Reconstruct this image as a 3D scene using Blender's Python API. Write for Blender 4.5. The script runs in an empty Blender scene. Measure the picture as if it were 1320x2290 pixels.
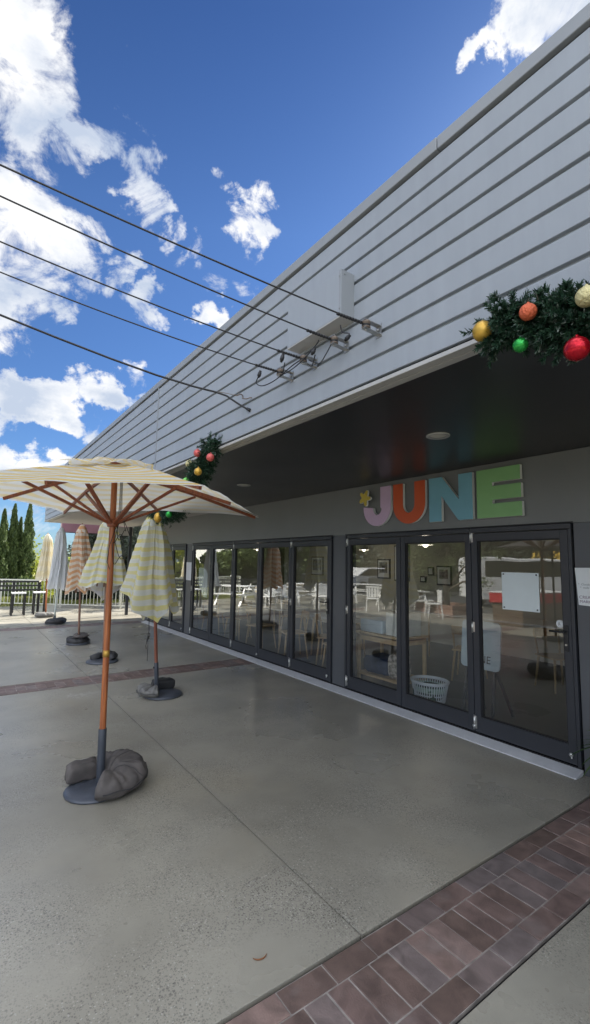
import bpy, bmesh, math, random
import numpy as np
from mathutils import Vector, Matrix, noise
PI=math.pi
random.seed(7); rng=np.random.default_rng(7)
S=bpy.context.scene
C=S.collection
# ------------------------------------------------------------------ helpers
def mat(name): 
    m=bpy.data.materials.new(name); m.use_nodes=True; return m
def lk(m,a,b): m.node_tree.links.new(a,b)
def P(m): return m.node_tree.nodes['Principled BSDF']
def N(m,t,**k):
    n=m.node_tree.nodes.new(t)
    for a,b in k.items():
        if hasattr(n,a): setattr(n,a,b)
        else: n.inputs[a].default_value=b
    return n
def simple(name,col,rough=.5,metal=0,var=.12,scale=6,bump=0,bscale=60,spec=.5):
    """Principled with mottled colour, broken roughness, optional bump."""
    m=mat(name); p=P(m); tc=N(m,'ShaderNodeTexCoord')
    n=N(m,'ShaderNodeTexNoise'); n.inputs['Scale'].default_value=scale; n.inputs['Detail'].default_value=6; lk(m,tc.outputs['Object'],n.inputs['Vector'])
    r=N(m,'ShaderNodeValToRGB'); e=r.color_ramp.elements
    e[0].position=.3; e[1].position=.7
    e[0].color=tuple(c*(1-var) for c in col)+(1,); e[1].color=tuple(min(1,c*(1+var)) for c in col)+(1,)
    lk(m,n.outputs['Fac'],r.inputs['Fac']); lk(m,r.outputs['Color'],p.inputs['Base Color'])
    mr=N(m,'ShaderNodeMapRange'); mr.inputs['To Min'].default_value=max(.02,rough-.08); mr.inputs['To Max'].default_value=min(1,rough+.08)
    lk(m,n.outputs['Fac'],mr.inputs['Value']); lk(m,mr.outputs['Result'],p.inputs['Roughness'])
    p.inputs['Metallic'].default_value=metal; p.inputs['Specular IOR Level'].default_value=spec
    if bump:
        b=N(m,'ShaderNodeTexNoise'); b.inputs['Scale'].default_value=bscale; b.inputs['Detail'].default_value=4; lk(m,tc.outputs['Object'],b.inputs['Vector'])
        bp=N(m,'ShaderNodeBump'); bp.inputs['Strength'].default_value=bump; bp.inputs['Distance'].default_value=.01
        lk(m,b.outputs['Fac'],bp.inputs['Height']); lk(m,bp.outputs['Normal'],p.inputs['Normal'])
    return m
class MB:
    def __init__(s): s.v=[]; s.f=[]; s.sm=[]
    def add(s,v,f,smooth=False):
        o=len(s.v); s.v+= [tuple(p) for p in v]; s.f+=[tuple(i+o for i in q) for q in f]; s.sm+=[smooth]*len(f); return s
    def box(s,x0,x1,y0,y1,z0,z1,rot=0,piv=None):
        v=[(x,y,z) for x in (x0,x1) for y in (y0,y1) for z in (z0,z1)]
        if rot:
            px,py=piv or ((x0+x1)/2,(y0+y1)/2); c,sn=math.cos(rot),math.sin(rot)
            v=[(px+(x-px)*c-(y-py)*sn,py+(x-px)*sn+(y-py)*c,z) for x,y,z in v]
        return s.add(v,[(0,1,3,2),(4,6,7,5),(0,4,5,1),(2,3,7,6),(0,2,6,4),(1,5,7,3)])
    def bar(s,a,b,w,h=None,up=(0,0,1)):
        """box-section bar from a to b"""
        h=h or w; a=Vector(a); b=Vector(b); d=(b-a).normalized(); u=Vector(up)
        if abs(d.dot(u))>.98: u=Vector((1,0,0))
        r=d.cross(u).normalized(); u=r.cross(d)
        v=[]
        for p in (a,b):
            for i,j in ((-1,-1),(1,-1),(1,1),(-1,1)): v.append(p+r*i*w/2+u*j*h/2)
        return s.add(v,[(3,2,1,0),(4,5,6,7),(0,1,5,4),(1,2,6,5),(2,3,7,6),(3,0,4,7)])
    def tube(s,pts,r,n=10,cap=True):
        pts=[Vector(p) for p in pts]; rs=r if isinstance(r,(list,tuple)) else [r]*len(pts)
        v=[]; ref=None
        for i,p in enumerate(pts):
            d=(pts[min(i+1,len(pts)-1)]-pts[max(i-1,0)]).normalized()
            if ref is None:
                ref=Vector((0,0,1)) if abs(d.z)<.9 else Vector((1,0,0))
            a=(ref-d*ref.dot(d)).normalized(); ref=a; b=d.cross(a)
            for k in range(n):
                t=2*PI*k/n; v.append(p+(a*math.cos(t)+b*math.sin(t))*rs[i])
        f=[(i*n+k,i*n+(k+1)%n,(i+1)*n+(k+1)%n,(i+1)*n+k) for i in range(len(pts)-1) for k in range(n)]
        s.add(v,f,True)
        if cap:
            o=len(s.v)-len(v); s.f.append(tuple(o+k for k in range(n))[::-1]); s.sm.append(False)
            s.f.append(tuple(o+(len(pts)-1)*n+k for k in range(n))); s.sm.append(False)
        return s
    def lathe(s,prof,c=(0,0,0),n=32,sx=1,sy=1):
        v=[(c[0]+r*math.cos(2*PI*k/n)*sx,c[1]+r*math.sin(2*PI*k/n)*sy,c[2]+z) for r,z in prof for k in range(n)]
        f=[(i*n+k,i*n+(k+1)%n,(i+1)*n+(k+1)%n,(i+1)*n+k) for i in range(len(prof)-1) for k in range(n)]
        return s.add(v,f,True)
    def ball(s,c,r,n=16,m=10,sc=(1,1,1)):
        v=[];f=[]
        for i in range(m+1):
            t=PI*i/m
            for k in range(n): v.append((c[0]+r*math.sin(t)*math.cos(2*PI*k/n)*sc[0],c[1]+r*math.sin(t)*math.sin(2*PI*k/n)*sc[1],c[2]+r*math.cos(t)*sc[2]))
        f=[(i*n+k,(i+1)*n+k,(i+1)*n+(k+1)%n,i*n+(k+1)%n) for i in range(m) for k in range(n)]
        return s.add(v,f,True)
    def prism(s,poly,fn,d0,d1):
        """poly 2D points; fn(u,v,depth)->3D ; closed outline, ngon faces"""
        n=len(poly); v=[fn(u,w,d0) for u,w in poly]+[fn(u,w,d1) for u,w in poly]
        return s.add(v,[tuple(range(n))[::-1],tuple(range(n,2*n))]+[(i,(i+1)%n,n+(i+1)%n,n+i) for i in range(n)])
    def build(s,name,m,parent=None,bevel=0,seg=2,loc=None,fixn=True):
        me=bpy.data.meshes.new(name)
        v=s.v
        if loc is not None: v=[(a-loc[0],b-loc[1],c-loc[2]) for a,b,c in v]
        elif parent is not None:
            L=WORLD.get(parent.name,(0,0,0)); v=[(a-L[0],b-L[1],c-L[2]) for a,b,c in v]
        me.from_pydata(v,[],s.f); 
        if fixn:
            bm=bmesh.new(); bm.from_mesh(me); bmesh.ops.recalc_face_normals(bm,faces=bm.faces); bm.to_mesh(me); bm.free()
        for p,q in zip(me.polygons,s.sm): p.use_smooth=q
        me.materials.append(m)
        o=bpy.data.objects.new(name,me); C.objects.link(o)
        if parent is not None:
            o.parent=parent; WORLD[o.name]=WORLD.get(parent.name,(0,0,0))
        if loc is not None: o.location=loc; WORLD[o.name]=loc
        if bevel:
            b=o.modifiers.new('bevel','BEVEL'); b.width=bevel; b.segments=seg; b.limit_method='ANGLE'; b.angle_limit=math.radians(40)
            b.harden_normals=False
        return o
WORLD={}
def empty(name,loc,rz=0):
    o=bpy.data.objects.new(name,None); o.location=loc; o.rotation_euler=(0,0,rz); o.empty_display_size=.1; C.objects.link(o)
    WORLD[o.name]=tuple(loc); return o
def tag(o,label=None,cat=None,group=None,kind=None):
    if label: o['label']=label
    if cat: o['category']=cat
    if group: o['group']=group
    if kind: o['kind']=kind
    return o
def children(o): return [c for c in bpy.data.objects if c.parent==o]
def copy_tree(o,parent=None):
    c=o.copy(); C.objects.link(c)
    if parent is not None: c.parent=parent
    for ch in children(o): copy_tree(ch,c)
    return c
def npmesh(name,V,F,m,parent=None,loc=(0,0,0),uv=None,smooth=False):
    """big triangle/quad soups from numpy arrays"""
    me=bpy.data.meshes.new(name); k=F.shape[1]
    if parent is not None: loc0=WORLD.get(parent.name,(0,0,0)); V=V-np.array(loc0)
    else: V=V-np.array(loc)
    me.vertices.add(len(V)); me.vertices.foreach_set('co',V.astype(np.float32).ravel())
    me.loops.add(F.size); me.loops.foreach_set('vertex_index',F.astype(np.int32).ravel())
    me.polygons.add(len(F)); me.polygons.foreach_set('loop_start',np.arange(0,F.size,k,dtype=np.int32))
    me.update(calc_edges=True)
    if uv is not None:
        l=me.uv_layers.new(name='UVMap'); l.data.foreach_set('uv',uv[F.ravel()].astype(np.float32).ravel())
    if smooth: me.polygons.foreach_set('use_smooth',np.ones(len(F),bool))
    me.materials.append(m); o=bpy.data.objects.new(name,me); C.objects.link(o)
    if parent is not None: o.parent=parent; WORLD[o.name]=WORLD.get(parent.name,(0,0,0))
    else: o.location=loc
    return o
def leaves(cen,size,aspect=2.0,updir=None,jit=1.0):
    """diamond leaves around centres (n,3); size (n,)"""
    n=len(cen); a=rng.normal(size=(n,3))*jit
    if updir is not None: a=a+updir
    a/=np.linalg.norm(a,axis=1)[:,None]; b=rng.normal(size=(n,3)); b-=a*(a*b).sum(1)[:,None]; b/=np.linalg.norm(b,axis=1)[:,None]
    s=np.asarray(size)[:,None]*np.ones((n,1)); h=s/aspect
    V=np.stack([cen-a*s*.5,cen+b*h*.5,cen+a*s*.5,cen-b*h*.5],1).reshape(-1,3)
    return V,np.arange(4*n).reshape(n,4)
# ------------------------------------------------------------------ materials
def foliage_mat(name,c0,c1,trans=.25,rough=.6):
    m=mat(name); p=P(m); g=N(m,'ShaderNodeNewGeometry'); r=N(m,'ShaderNodeValToRGB'); e=r.color_ramp.elements
    e[0].color=c0+(1,); e[1].color=c1+(1,); lk(m,g.outputs['Random Per Island'],r.inputs['Fac'])
    lk(m,r.outputs['Color'],p.inputs['Base Color']); p.inputs['Roughness'].default_value=rough; p.inputs['Specular IOR Level'].default_value=.3
    t=N(m,'ShaderNodeBsdfTranslucent'); lk(m,r.outputs['Color'],t.inputs['Color'])
    mx=N(m,'ShaderNodeMixShader'); mx.inputs[0].default_value=trans; out=m.node_tree.nodes['Material Output']
    lk(m,p.outputs[0],mx.inputs[1]); lk(m,t.outputs[0],mx.inputs[2]); lk(m,mx.outputs[0],out.inputs[0]); return m
M={}
M['cladding']=simple('cladding_paint',(.31,.335,.365),.5,var=.03,scale=1.3,bump=.05,bscale=140)
def streaks(m,amt):
    p=P(m); tc=N(m,'ShaderNodeTexCoord'); mp=N(m,'ShaderNodeMapping'); mp.inputs['Scale'].default_value=(1,9,.7); lk(m,tc.outputs['Object'],mp.inputs[0])
    n=N(m,'ShaderNodeTexNoise'); n.inputs['Scale'].default_value=1.5; n.inputs['Detail'].default_value=7; n.inputs['Roughness'].default_value=.6; lk(m,mp.outputs[0],n.inputs['Vector'])
    q=N(m,'ShaderNodeMapRange'); q.inputs['From Min'].default_value=.35; q.inputs['From Max'].default_value=.7; q.inputs['To Min'].default_value=1-amt; q.inputs['To Max'].default_value=1+amt*.4; lk(m,n.outputs['Fac'],q.inputs['Value'])
    old=p.inputs['Base Color'].links[0].from_socket; v=N(m,'ShaderNodeVectorMath',operation='SCALE'); lk(m,old,v.inputs[0]); lk(m,q.outputs[0],v.inputs['Scale']); lk(m,v.outputs[0],p.inputs['Base Color'])
streaks(M['cladding'],.055)
M['cap']=simple('cap_paint',(.27,.285,.30),.45,var=.04,scale=2)
M['trim']=simple('trim_metal',(.42,.41,.39),.5,var=.06,scale=4)
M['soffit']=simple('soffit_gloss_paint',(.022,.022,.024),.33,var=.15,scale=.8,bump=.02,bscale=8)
M['wallpaint']=simple('dark_wall_paint',(.165,.17,.165),.38,var=.06,scale=1.5,bump=.06,bscale=200)
M['pier']=simple('pier_paint',(.085,.09,.098),.38,var=.06,scale=2,bump=.05,bscale=200)
M['frame']=simple('door_frame_powdercoat',(.030,.033,.040),.38,var=.08,scale=3,bump=.03,bscale=300)
M['seal']=simple('rubber_seal',(.006,.006,.007),.6)
M['steel']=simple('satin_steel',(.55,.55,.53),.3,1,var=.08,scale=20)
M['galv']=simple('galvanised_steel',(.42,.42,.41),.45,.9,var=.2,scale=40)
M['rust']=simple('weathered_porcelain',(.16,.12,.09),.5,var=.35,scale=60)
M['blackrub']=simple('black_rubber',(.012,.012,.014),.5,var=.2)
M['sill']=simple('aluminium_ramp',(.60,.61,.63),.42,.2,var=.07,scale=9,bump=.05,bscale=80)
M['wood']=None
M['polelacq']=None
M['white']=simple('white_paint',(.78,.78,.76),.45,var=.04)
M['paper']=simple('paper',(.72,.74,.74),.6,var=.02)
M['plate']=simple('weight_plate_plastic',(.060,.068,.085),.38,var=.25,scale=12,bump=.1,bscale=60)
M['bag']=simple('sandbag_canvas',(.095,.084,.078),.8,var=.35,scale=9,bump=.25,bscale=350)
M['bagblack']=simple('black_sandbag_canvas',(.022,.022,.024),.6,var=.3,scale=9,bump=.25,bscale=300)
M['baggrey']=simple('pale_sandbag_canvas',(.15,.145,.135),.7,var=.2,scale=9,bump=.25,bscale=300)
M['sleeve']=simple('sleeve_steel_paint',(.045,.052,.066),.4,var=.1,scale=10)
M['cord']=simple('dark_cord',(.03,.027,.025),.7)
M['intwall']=simple('interior_wall_paint',(.52,.50,.42),.8,var=.03,scale=1)
M['intfloor']=simple('interior_floor_vinyl',(.032,.028,.025),.35,var=.2,scale=1.5)
M['intceil']=simple('interior_ceiling',(.5,.5,.48),.9,var=.03)
M['chairwood']=simple('pale_beech',(.50,.36,.20),.45,var=.12,scale=14)
M['tablewhite']=simple('white_laminate',(.62,.62,.60),.35,var=.03)
M['black']=simple('black_metal',(.014,.014,.015),.45,var=.2)
M['lens']=simple('downlight_lens',(.55,.52,.44),.4,var=.05)
M['pink']=simple('pink_sign_paint',(.55,.30,.42),.5,var=.04)
M['asphalt']=simple('asphalt',(.05,.05,.052),.85,var=.25,scale=30,bump=.3,bscale=400)
M['brickwork']=None
M['beige']=simple('beige_render',(.46,.40,.30),.8,var=.08)
M['whitewall']=simple('white_render_wall',(.7,.69,.66),.8,var=.05)
M['rooftile']=simple('grey_roof_tiles',(.16,.16,.17),.8,var=.2,scale=20,bump=.3,bscale=30)
M['timberdark']=simple('dark_timber',(.055,.04,.03),.6,var=.2,scale=10)
M['bark']=simple('tree_bark',(.11,.085,.06),.9,var=.3,scale=14,bump=.5,bscale=40)
M['red']=simple('red_vinyl',(.42,.02,.025),.35,var=.08)
M['brown']=simple('brown_ply',(.10,.065,.04),.6,var=.15)
M['yellow']=simple('yellow_paint',(.65,.42,.06),.5,var=.05)
M['carglass']=simple('dark_car_glass',(.01,.012,.014),.06,var=.1)
M['carwhite']=simple('white_car_paint',(.7,.7,.7),.25,var=.02)
M['cargrey']=simple('graphite_car_paint',(.05,.055,.06),.22,.3,var=.05)
M['tyre']=simple('tyre_rubber',(.015,.015,.015),.8)
M['grass']=foliage_mat('grass_blades',(.10,.13,.03),(.26,.26,.08))
M['cyp']=foliage_mat('cypress_leaf',(.045,.075,.022),(.13,.175,.055),.2)
M['bush']=foliage_mat('yellow_green_leaf',(.20,.25,.03),(.46,.48,.09),.35)
M['tree']=foliage_mat('mid_green_leaf',(.035,.06,.02),(.13,.17,.05),.25)
M['olive']=foliage_mat('dark_olive_leaf',(.018,.028,.015),(.10,.12,.09),.2)
M['needle']=foliage_mat('garland_needle',(.010,.030,.018),(.035,.085,.045),.1,.45)
M['needlepale']=foliage_mat('garland_needle_pale',(.10,.13,.11),(.20,.24,.2),.1,.4)
def woodmat(name,c0,c1,rough,sc=(2,2,22)):
    m=mat(name); p=P(m); tc=N(m,'ShaderNodeTexCoord'); mp=N(m,'ShaderNodeMapping'); mp.inputs['Scale'].default_value=(30,30,1.6)
    n=N(m,'ShaderNodeTexNoise'); n.inputs['Scale'].default_value=2; n.inputs['Detail'].default_value=6; r=N(m,'ShaderNodeValToRGB'); e=r.color_ramp.elements
    e[0].position=.3;e[1].position=.72; e[0].color=c0+(1,);e[1].color=c1+(1,)
    lk(m,tc.outputs['Object'],mp.inputs['Vector']); lk(m,mp.outputs[0],n.inputs['Vector']); lk(m,n.outputs['Fac'],r.inputs['Fac']); lk(m,r.outputs[0],p.inputs['Base Color'])
    p.inputs['Roughness'].default_value=rough; return m
M['pole']=woodmat('varnished_pole_wood',(.17,.042,.014),(.46,.15,.045),.38)
M['rib']=woodmat('red_stained_rib_wood',(.16,.040,.016),(.30,.085,.03),.4)
M['poledark']=woodmat('reddish_pole_wood',(.16,.05,.03),(.27,.09,.05),.45)
M['poletan']=woodmat('faded_pole_wood',(.17,.09,.06),(.27,.16,.11),.6)
def cloth(name,ca,cb,back,pitch,duty=.5,trans=.52):
    """striped canvas: stripes follow UV.y, plain lining on the reverse"""
    m=mat(name); p=P(m); uv=N(m,'ShaderNodeUVMap'); sp=N(m,'ShaderNodeSeparateXYZ'); lk(m,uv.outputs[0],sp.inputs[0])
    tc=N(m,'ShaderNodeTexCoord'); wn=N(m,'ShaderNodeTexNoise'); wn.inputs['Scale'].default_value=5; lk(m,tc.outputs['Object'],wn.inputs['Vector'])
    ad=N(m,'ShaderNodeMath',operation='MULTIPLY_ADD'); ad.inputs[1].default_value=.02; lk(m,wn.outputs['Fac'],ad.inputs[0]); lk(m,sp.outputs['Y'],ad.inputs[2])
    dv=N(m,'ShaderNodeMath',operation='DIVIDE'); dv.inputs[1].default_value=pitch; lk(m,ad.outputs[0],dv.inputs[0])
    fr=N(m,'ShaderNodeMath',operation='FRACT'); lk(m,dv.outputs[0],fr.inputs[0])
    pp=N(m,'ShaderNodeMath',operation='PINGPONG'); pp.inputs[1].default_value=.5; lk(m,fr.outputs[0],pp.inputs[0])
    st=N(m,'ShaderNodeMapRange'); st.inputs['From Min'].default_value=duty/2-.02; st.inputs['From Max'].default_value=duty/2+.02; lk(m,pp.outputs[0],st.inputs['Value'])
    fade=N(m,'ShaderNodeTexNoise'); fade.inputs['Scale'].default_value=3; lk(m,tc.outputs['Object'],fade.inputs['Vector'])
    fr2=N(m,'ShaderNodeMapRange'); fr2.inputs['To Min'].default_value=.0; fr2.inputs['To Max'].default_value=.45; fr2.inputs['From Min'].default_value=.35; fr2.inputs['From Max'].default_value=.75; lk(m,fade.outputs['Fac'],fr2.inputs['Value'])
    mx0=N(m,'ShaderNodeMixRGB'); mx0.inputs[1].default_value=ca+(1,); mx0.inputs[2].default_value=cb+(1,); lk(m,fr2.outputs[0],mx0.inputs[0])
    mx=N(m,'ShaderNodeMixRGB'); mx.inputs[2].default_value=cb+(1,); lk(m,st.outputs[0],mx.inputs[0]); lk(m,mx0.outputs[0],mx.inputs[1])
    gm=N(m,'ShaderNodeNewGeometry'); mb=N(m,'ShaderNodeMixRGB'); lk(m,gm.outputs['Backfacing'],mb.inputs[0]); lk(m,mx.outputs[0],mb.inputs[1]); mb.inputs[2].default_value=back+(1,)
    lk(m,mb.outputs[0],p.inputs['Base Color']); p.inputs['Roughness'].default_value=.85; p.inputs['Specular IOR Level'].default_value=.15
    wv=N(m,'ShaderNodeTexNoise'); wv.inputs['Scale'].default_value=14; wv.inputs['Detail'].default_value=5; lk(m,tc.outputs['Object'],wv.inputs['Vector'])
    bp=N(m,'ShaderNodeBump'); bp.inputs['Strength'].default_value=.3; bp.inputs['Distance'].default_value=.02; lk(m,wv.outputs['Fac'],bp.inputs['Height']); lk(m,bp.outputs[0],p.inputs['Normal'])
    tm=N(m,'ShaderNodeMixRGB'); tm.inputs[0].default_value=.28; lk(m,mx.outputs[0],tm.inputs[1]); tm.inputs[2].default_value=(.80,.77,.68,1); t=N(m,'ShaderNodeBsdfTranslucent'); lk(m,tm.outputs[0],t.inputs['Color']); ms=N(m,'ShaderNodeMixShader'); ms.inputs[0].default_value=trans
    lk(m,p.outputs[0],ms.inputs[1]); lk(m,t.outputs[0],ms.inputs[2]); lk(m,ms.outputs[0],m.node_tree.nodes['Material Output'].inputs[0]); return m
LIN=(.80,.77,.70)
M['cl_yellow']=cloth('yellow_striped_canvas',(.78,.55,.10),(.74,.72,.66),LIN,.105,.46)
M['cl_lemon']=cloth('faded_lemon_striped_canvas',(.80,.72,.24),(.76,.77,.72),(.62,.60,.62),.115,.45)
M['cl_orange']=cloth('orange_striped_canvas',(.70,.34,.11),(.80,.72,.62),(.60,.55,.53),.125,.5)
M['cl_white']=cloth('plain_white_canvas',(.76,.78,.80),(.76,.78,.80),(.5,.5,.52),.2,.5)
M['cl_cream']=cloth('cream_canvas',(.78,.72,.50),(.82,.79,.66),(.5,.45,.36),.3,.5)
# glass: clear pane with physical double-surface reflection
def glassmat(name,tint,ior):
    m=mat(name); nt=m.node_tree; nt.nodes.remove(P(m))
    tr=N(m,'ShaderNodeBsdfTransparent'); tr.inputs['Color'].default_value=tint+(1,)
    gl=N(m,'ShaderNodeBsdfGlossy'); gl.inputs['Roughness'].default_value=0.0; gl.inputs['Color'].default_value=(.95,.97,.96,1)
    ge=N(m,'ShaderNodeNewGeometry'); dt=N(m,'ShaderNodeVectorMath',operation='DOT_PRODUCT'); lk(m,ge.outputs['Incoming'],dt.inputs[0]); lk(m,ge.outputs['Normal'],dt.inputs[1])
    ab=N(m,'ShaderNodeMath',operation='ABSOLUTE'); lk(m,dt.outputs['Value'],ab.inputs[0]); iv=N(m,'ShaderNodeMath',operation='SUBTRACT'); iv.inputs[0].default_value=1; lk(m,ab.outputs[0],iv.inputs[1])
    pw=N(m,'ShaderNodeMath',operation='POWER'); lk(m,iv.outputs[0],pw.inputs[0]); pw.inputs[1].default_value=2.5
    fr=N(m,'ShaderNodeMath',operation='MULTIPLY_ADD'); lk(m,pw.outputs[0],fr.inputs[0]); fr.inputs[1].default_value=1-ior; fr.inputs[2].default_value=ior   # two-surface Schlick
    tc=N(m,'ShaderNodeTexCoord'); nz=N(m,'ShaderNodeTexNoise'); nz.inputs['Scale'].default_value=1.2; lk(m,tc.outputs['Object'],nz.inputs['Vector'])
    bp=N(m,'ShaderNodeBump'); bp.inputs['Strength'].default_value=.06; bp.inputs['Distance'].default_value=.02; lk(m,nz.outputs['Fac'],bp.inputs['Height']); lk(m,bp.outputs[0],gl.inputs['Normal'])
    mx=N(m,'ShaderNodeMixShader'); lk(m,fr.outputs[0],mx.inputs[0]); lk(m,tr.outputs[0],mx.inputs[1]); lk(m,gl.outputs[0],mx.inputs[2])
    lk(m,mx.outputs[0],nt.nodes['Material Output'].inputs[0]); return m
M['glass']=glassmat('door_glass',(.88,.90,.88),.12)
# polished aggregate concrete
def concrete():
    m=mat('polished_aggregate_concrete'); p=P(m); tc=N(m,'ShaderNodeTexCoord'); co=tc.outputs['Object']
    def noise_(s,d=6,r=.55,dist=0):
        n=N(m,'ShaderNodeTexNoise'); n.inputs['Scale'].default_value=s; n.inputs['Detail'].default_value=d; n.inputs['Roughness'].default_value=r; n.inputs['Distortion'].default_value=dist; lk(m,co,n.inputs['Vector']); return n.outputs['Fac']
    big=N(m,'ShaderNodeValToRGB'); e=big.color_ramp.elements; e[0].position=.32; e[0].color=(.245,.228,.186,1); e[1].position=.68; e[1].color=(.375,.352,.292,1); lk(m,noise_(.55,7,.6,.1),big.inputs[0])
    st=N(m,'ShaderNodeValToRGB'); e=st.color_ramp.elements; e[0].position=.30; e[0].color=(.70,.70,.70,1); e[1].position=.62; e[1].color=(1,1,1,1); lk(m,noise_(1.3,7,.6,.2),st.inputs[0])
    m1=N(m,'ShaderNodeMixRGB',blend_type='MULTIPLY'); m1.inputs[0].default_value=.6; lk(m,big.outputs[0],m1.inputs[1]); lk(m,st.outputs[0],m1.inputs[2])
    # tan patches
    tn=N(m,'ShaderNodeValToRGB'); e=tn.color_ramp.elements; e[0].position=.56; e[0].color=(0,0,0,1); e[1].position=.74; e[1].color=(.55,.55,.55,1); lk(m,noise_(.9,5,.5,.3),tn.inputs[0])
    m2=N(m,'ShaderNodeMixRGB'); lk(m,tn.outputs[0],m2.inputs[0]); lk(m,m1.outputs[0],m2.inputs[1]); m2.inputs[2].default_value=(.30,.262,.19,1)
    geo=N(m,'ShaderNodeNewGeometry'); sxp=N(m,'ShaderNodeSeparateXYZ'); lk(m,geo.outputs['Position'],sxp.inputs[0])
    def mth(op,a,b=0):
        q=N(m,'ShaderNodeMath',operation=op)
        for i_,z_ in enumerate((a,b)):
            if isinstance(z_,(int,float)): q.inputs[i_].default_value=z_
            else: lk(m,z_,q.inputs[i_])
        return q.outputs[0]
    # chalky scuffs near the second umbrella
    ddx=mth('MULTIPLY',mth('SUBTRACT',sxp.outputs['X'],1.45),1.6); ddy=mth('MULTIPLY',mth('SUBTRACT',sxp.outputs['Y'],6.5),4.2)
    rr2=mth('ADD',mth('MULTIPLY',ddx,ddx),mth('MULTIPLY',ddy,ddy)); nn2=noise_(9,7,.65,1.5)
    sc2=N(m,'ShaderNodeMapRange'); lk(m,mth('SUBTRACT',nn2,mth('MULTIPLY',rr2,.25)),sc2.inputs['Value']); sc2.inputs['From Min'].default_value=.47; sc2.inputs['From Max'].default_value=.62; sc2.inputs['To Max'].default_value=.6
    m3=N(m,'ShaderNodeMixRGB'); lk(m,sc2.outputs[0],m3.inputs[0]); lk(m,m2.outputs[0],m3.inputs[1]); m3.inputs[2].default_value=(.50,.51,.50,1)
    # sparse small dark spots and drips
    sp_=noise_(13,3,.5,0); sq=N(m,'ShaderNodeMapRange'); lk(m,sp_,sq.inputs['Value']); sq.inputs['From Min'].default_value=.70; sq.inputs['From Max'].default_value=.76; sq.inputs['To Max'].default_value=.3
    m4=N(m,'ShaderNodeMixRGB'); lk(m,sq.outputs[0],m4.inputs[0]); lk(m,m3.outputs[0],m4.inputs[1]); m4.inputs[2].default_value=(.13,.12,.10,1)
    # grime gathered along the saw-cut joint
    jd=mth('ABSOLUTE',mth('SUBTRACT',sxp.outputs['X'],1.635)); jn=N(m,'ShaderNodeMapRange'); lk(m,mth('ADD',jd,mth('MULTIPLY',noise_(6,6,.6,.5),.06)),jn.inputs['Value']); jn.inputs['From Min'].default_value=.07; jn.inputs['From Max'].default_value=.02; jn.inputs['To Max'].default_value=.4
    m5=N(m,'ShaderNodeMixRGB'); lk(m,jn.outputs[0],m5.inputs[0]); lk(m,m4.outputs[0],m5.inputs[1]); m5.inputs[2].default_value=(.20,.185,.15,1); m2=m5
    # aggregate stones
    ag=noise_(2.1,4,.5); agm=N(m,'ShaderNodeMapRange'); agm.inputs['From Min'].default_value=.38; agm.inputs['From Max'].default_value=.62; lk(m,ag,agm.inputs['Value'])
    cur=m2.outputs[0]
    for sc,thr,w,dark in ((62,.36,.12,True),(95,.42,.12,True),(80,.36,.12,False),(150,.45,.15,True)):
        v=N(m,'ShaderNodeTexVoronoi'); v.inputs['Scale'].default_value=sc; v.inputs['Randomness'].default_value=1; lk(m,co,v.inputs['Vector'])
        a=N(m,'ShaderNodeMapRange'); a.inputs['From Min'].default_value=thr; a.inputs['From Max'].default_value=thr-w; lk(m,v.outputs['Distance'],a.inputs['Value'])
        sx=N(m,'ShaderNodeSeparateColor'); lk(m,v.outputs['Color'],sx.inputs[0])
        g=N(m,'ShaderNodeMath',operation='GREATER_THAN'); g.inputs[1].default_value=.55 if dark else .72; lk(m,sx.outputs[0],g.inputs[0])
        mu=N(m,'ShaderNodeMath',operation='MULTIPLY'); lk(m,a.outputs[0],mu.inputs[0]); lk(m,g.outputs[0],mu.inputs[1])
        mu2=N(m,'ShaderNodeMath',operation='MULTIPLY'); lk(m,mu.outputs[0],mu2.inputs[0]); lk(m,agm.outputs[0],mu2.inputs[1])
        mu3=N(m,'ShaderNodeMath',operation='MULTIPLY'); mu3.inputs[1].default_value=.6; lk(m,mu2.outputs[0],mu3.inputs[0])
        mm=N(m,'ShaderNodeMixRGB'); lk(m,mu3.outputs[0],mm.inputs[0]); lk(m,cur,mm.inputs[1]); mm.inputs[2].default_value=(.075,.07,.065,1) if dark else (.5,.48,.43,1); cur=mm.outputs[0]
    lk(m,cur,p.inputs['Base Color'])
    rr=N(m,'ShaderNodeMapRange'); rr.inputs['From Min'].default_value=.35; rr.inputs['From Max'].default_value=.65; rr.inputs['To Min'].default_value=.24; rr.inputs['To Max'].default_value=.42; lk(m,noise_(.8,5,.5,0),rr.inputs['Value']); lk(m,rr.outputs[0],p.inputs['Roughness'])
    p.inputs['Specular IOR Level'].default_value=.55
    bn=noise_(160,3); bp=N(m,'ShaderNodeBump'); bp.inputs['Strength'].default_value=.18; bp.inputs['Distance'].default_value=.004; lk(m,bn,bp.inputs['Height']); lk(m,bp.outputs[0],p.inputs['Normal'])
    return m
M['concrete']=concrete()
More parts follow.
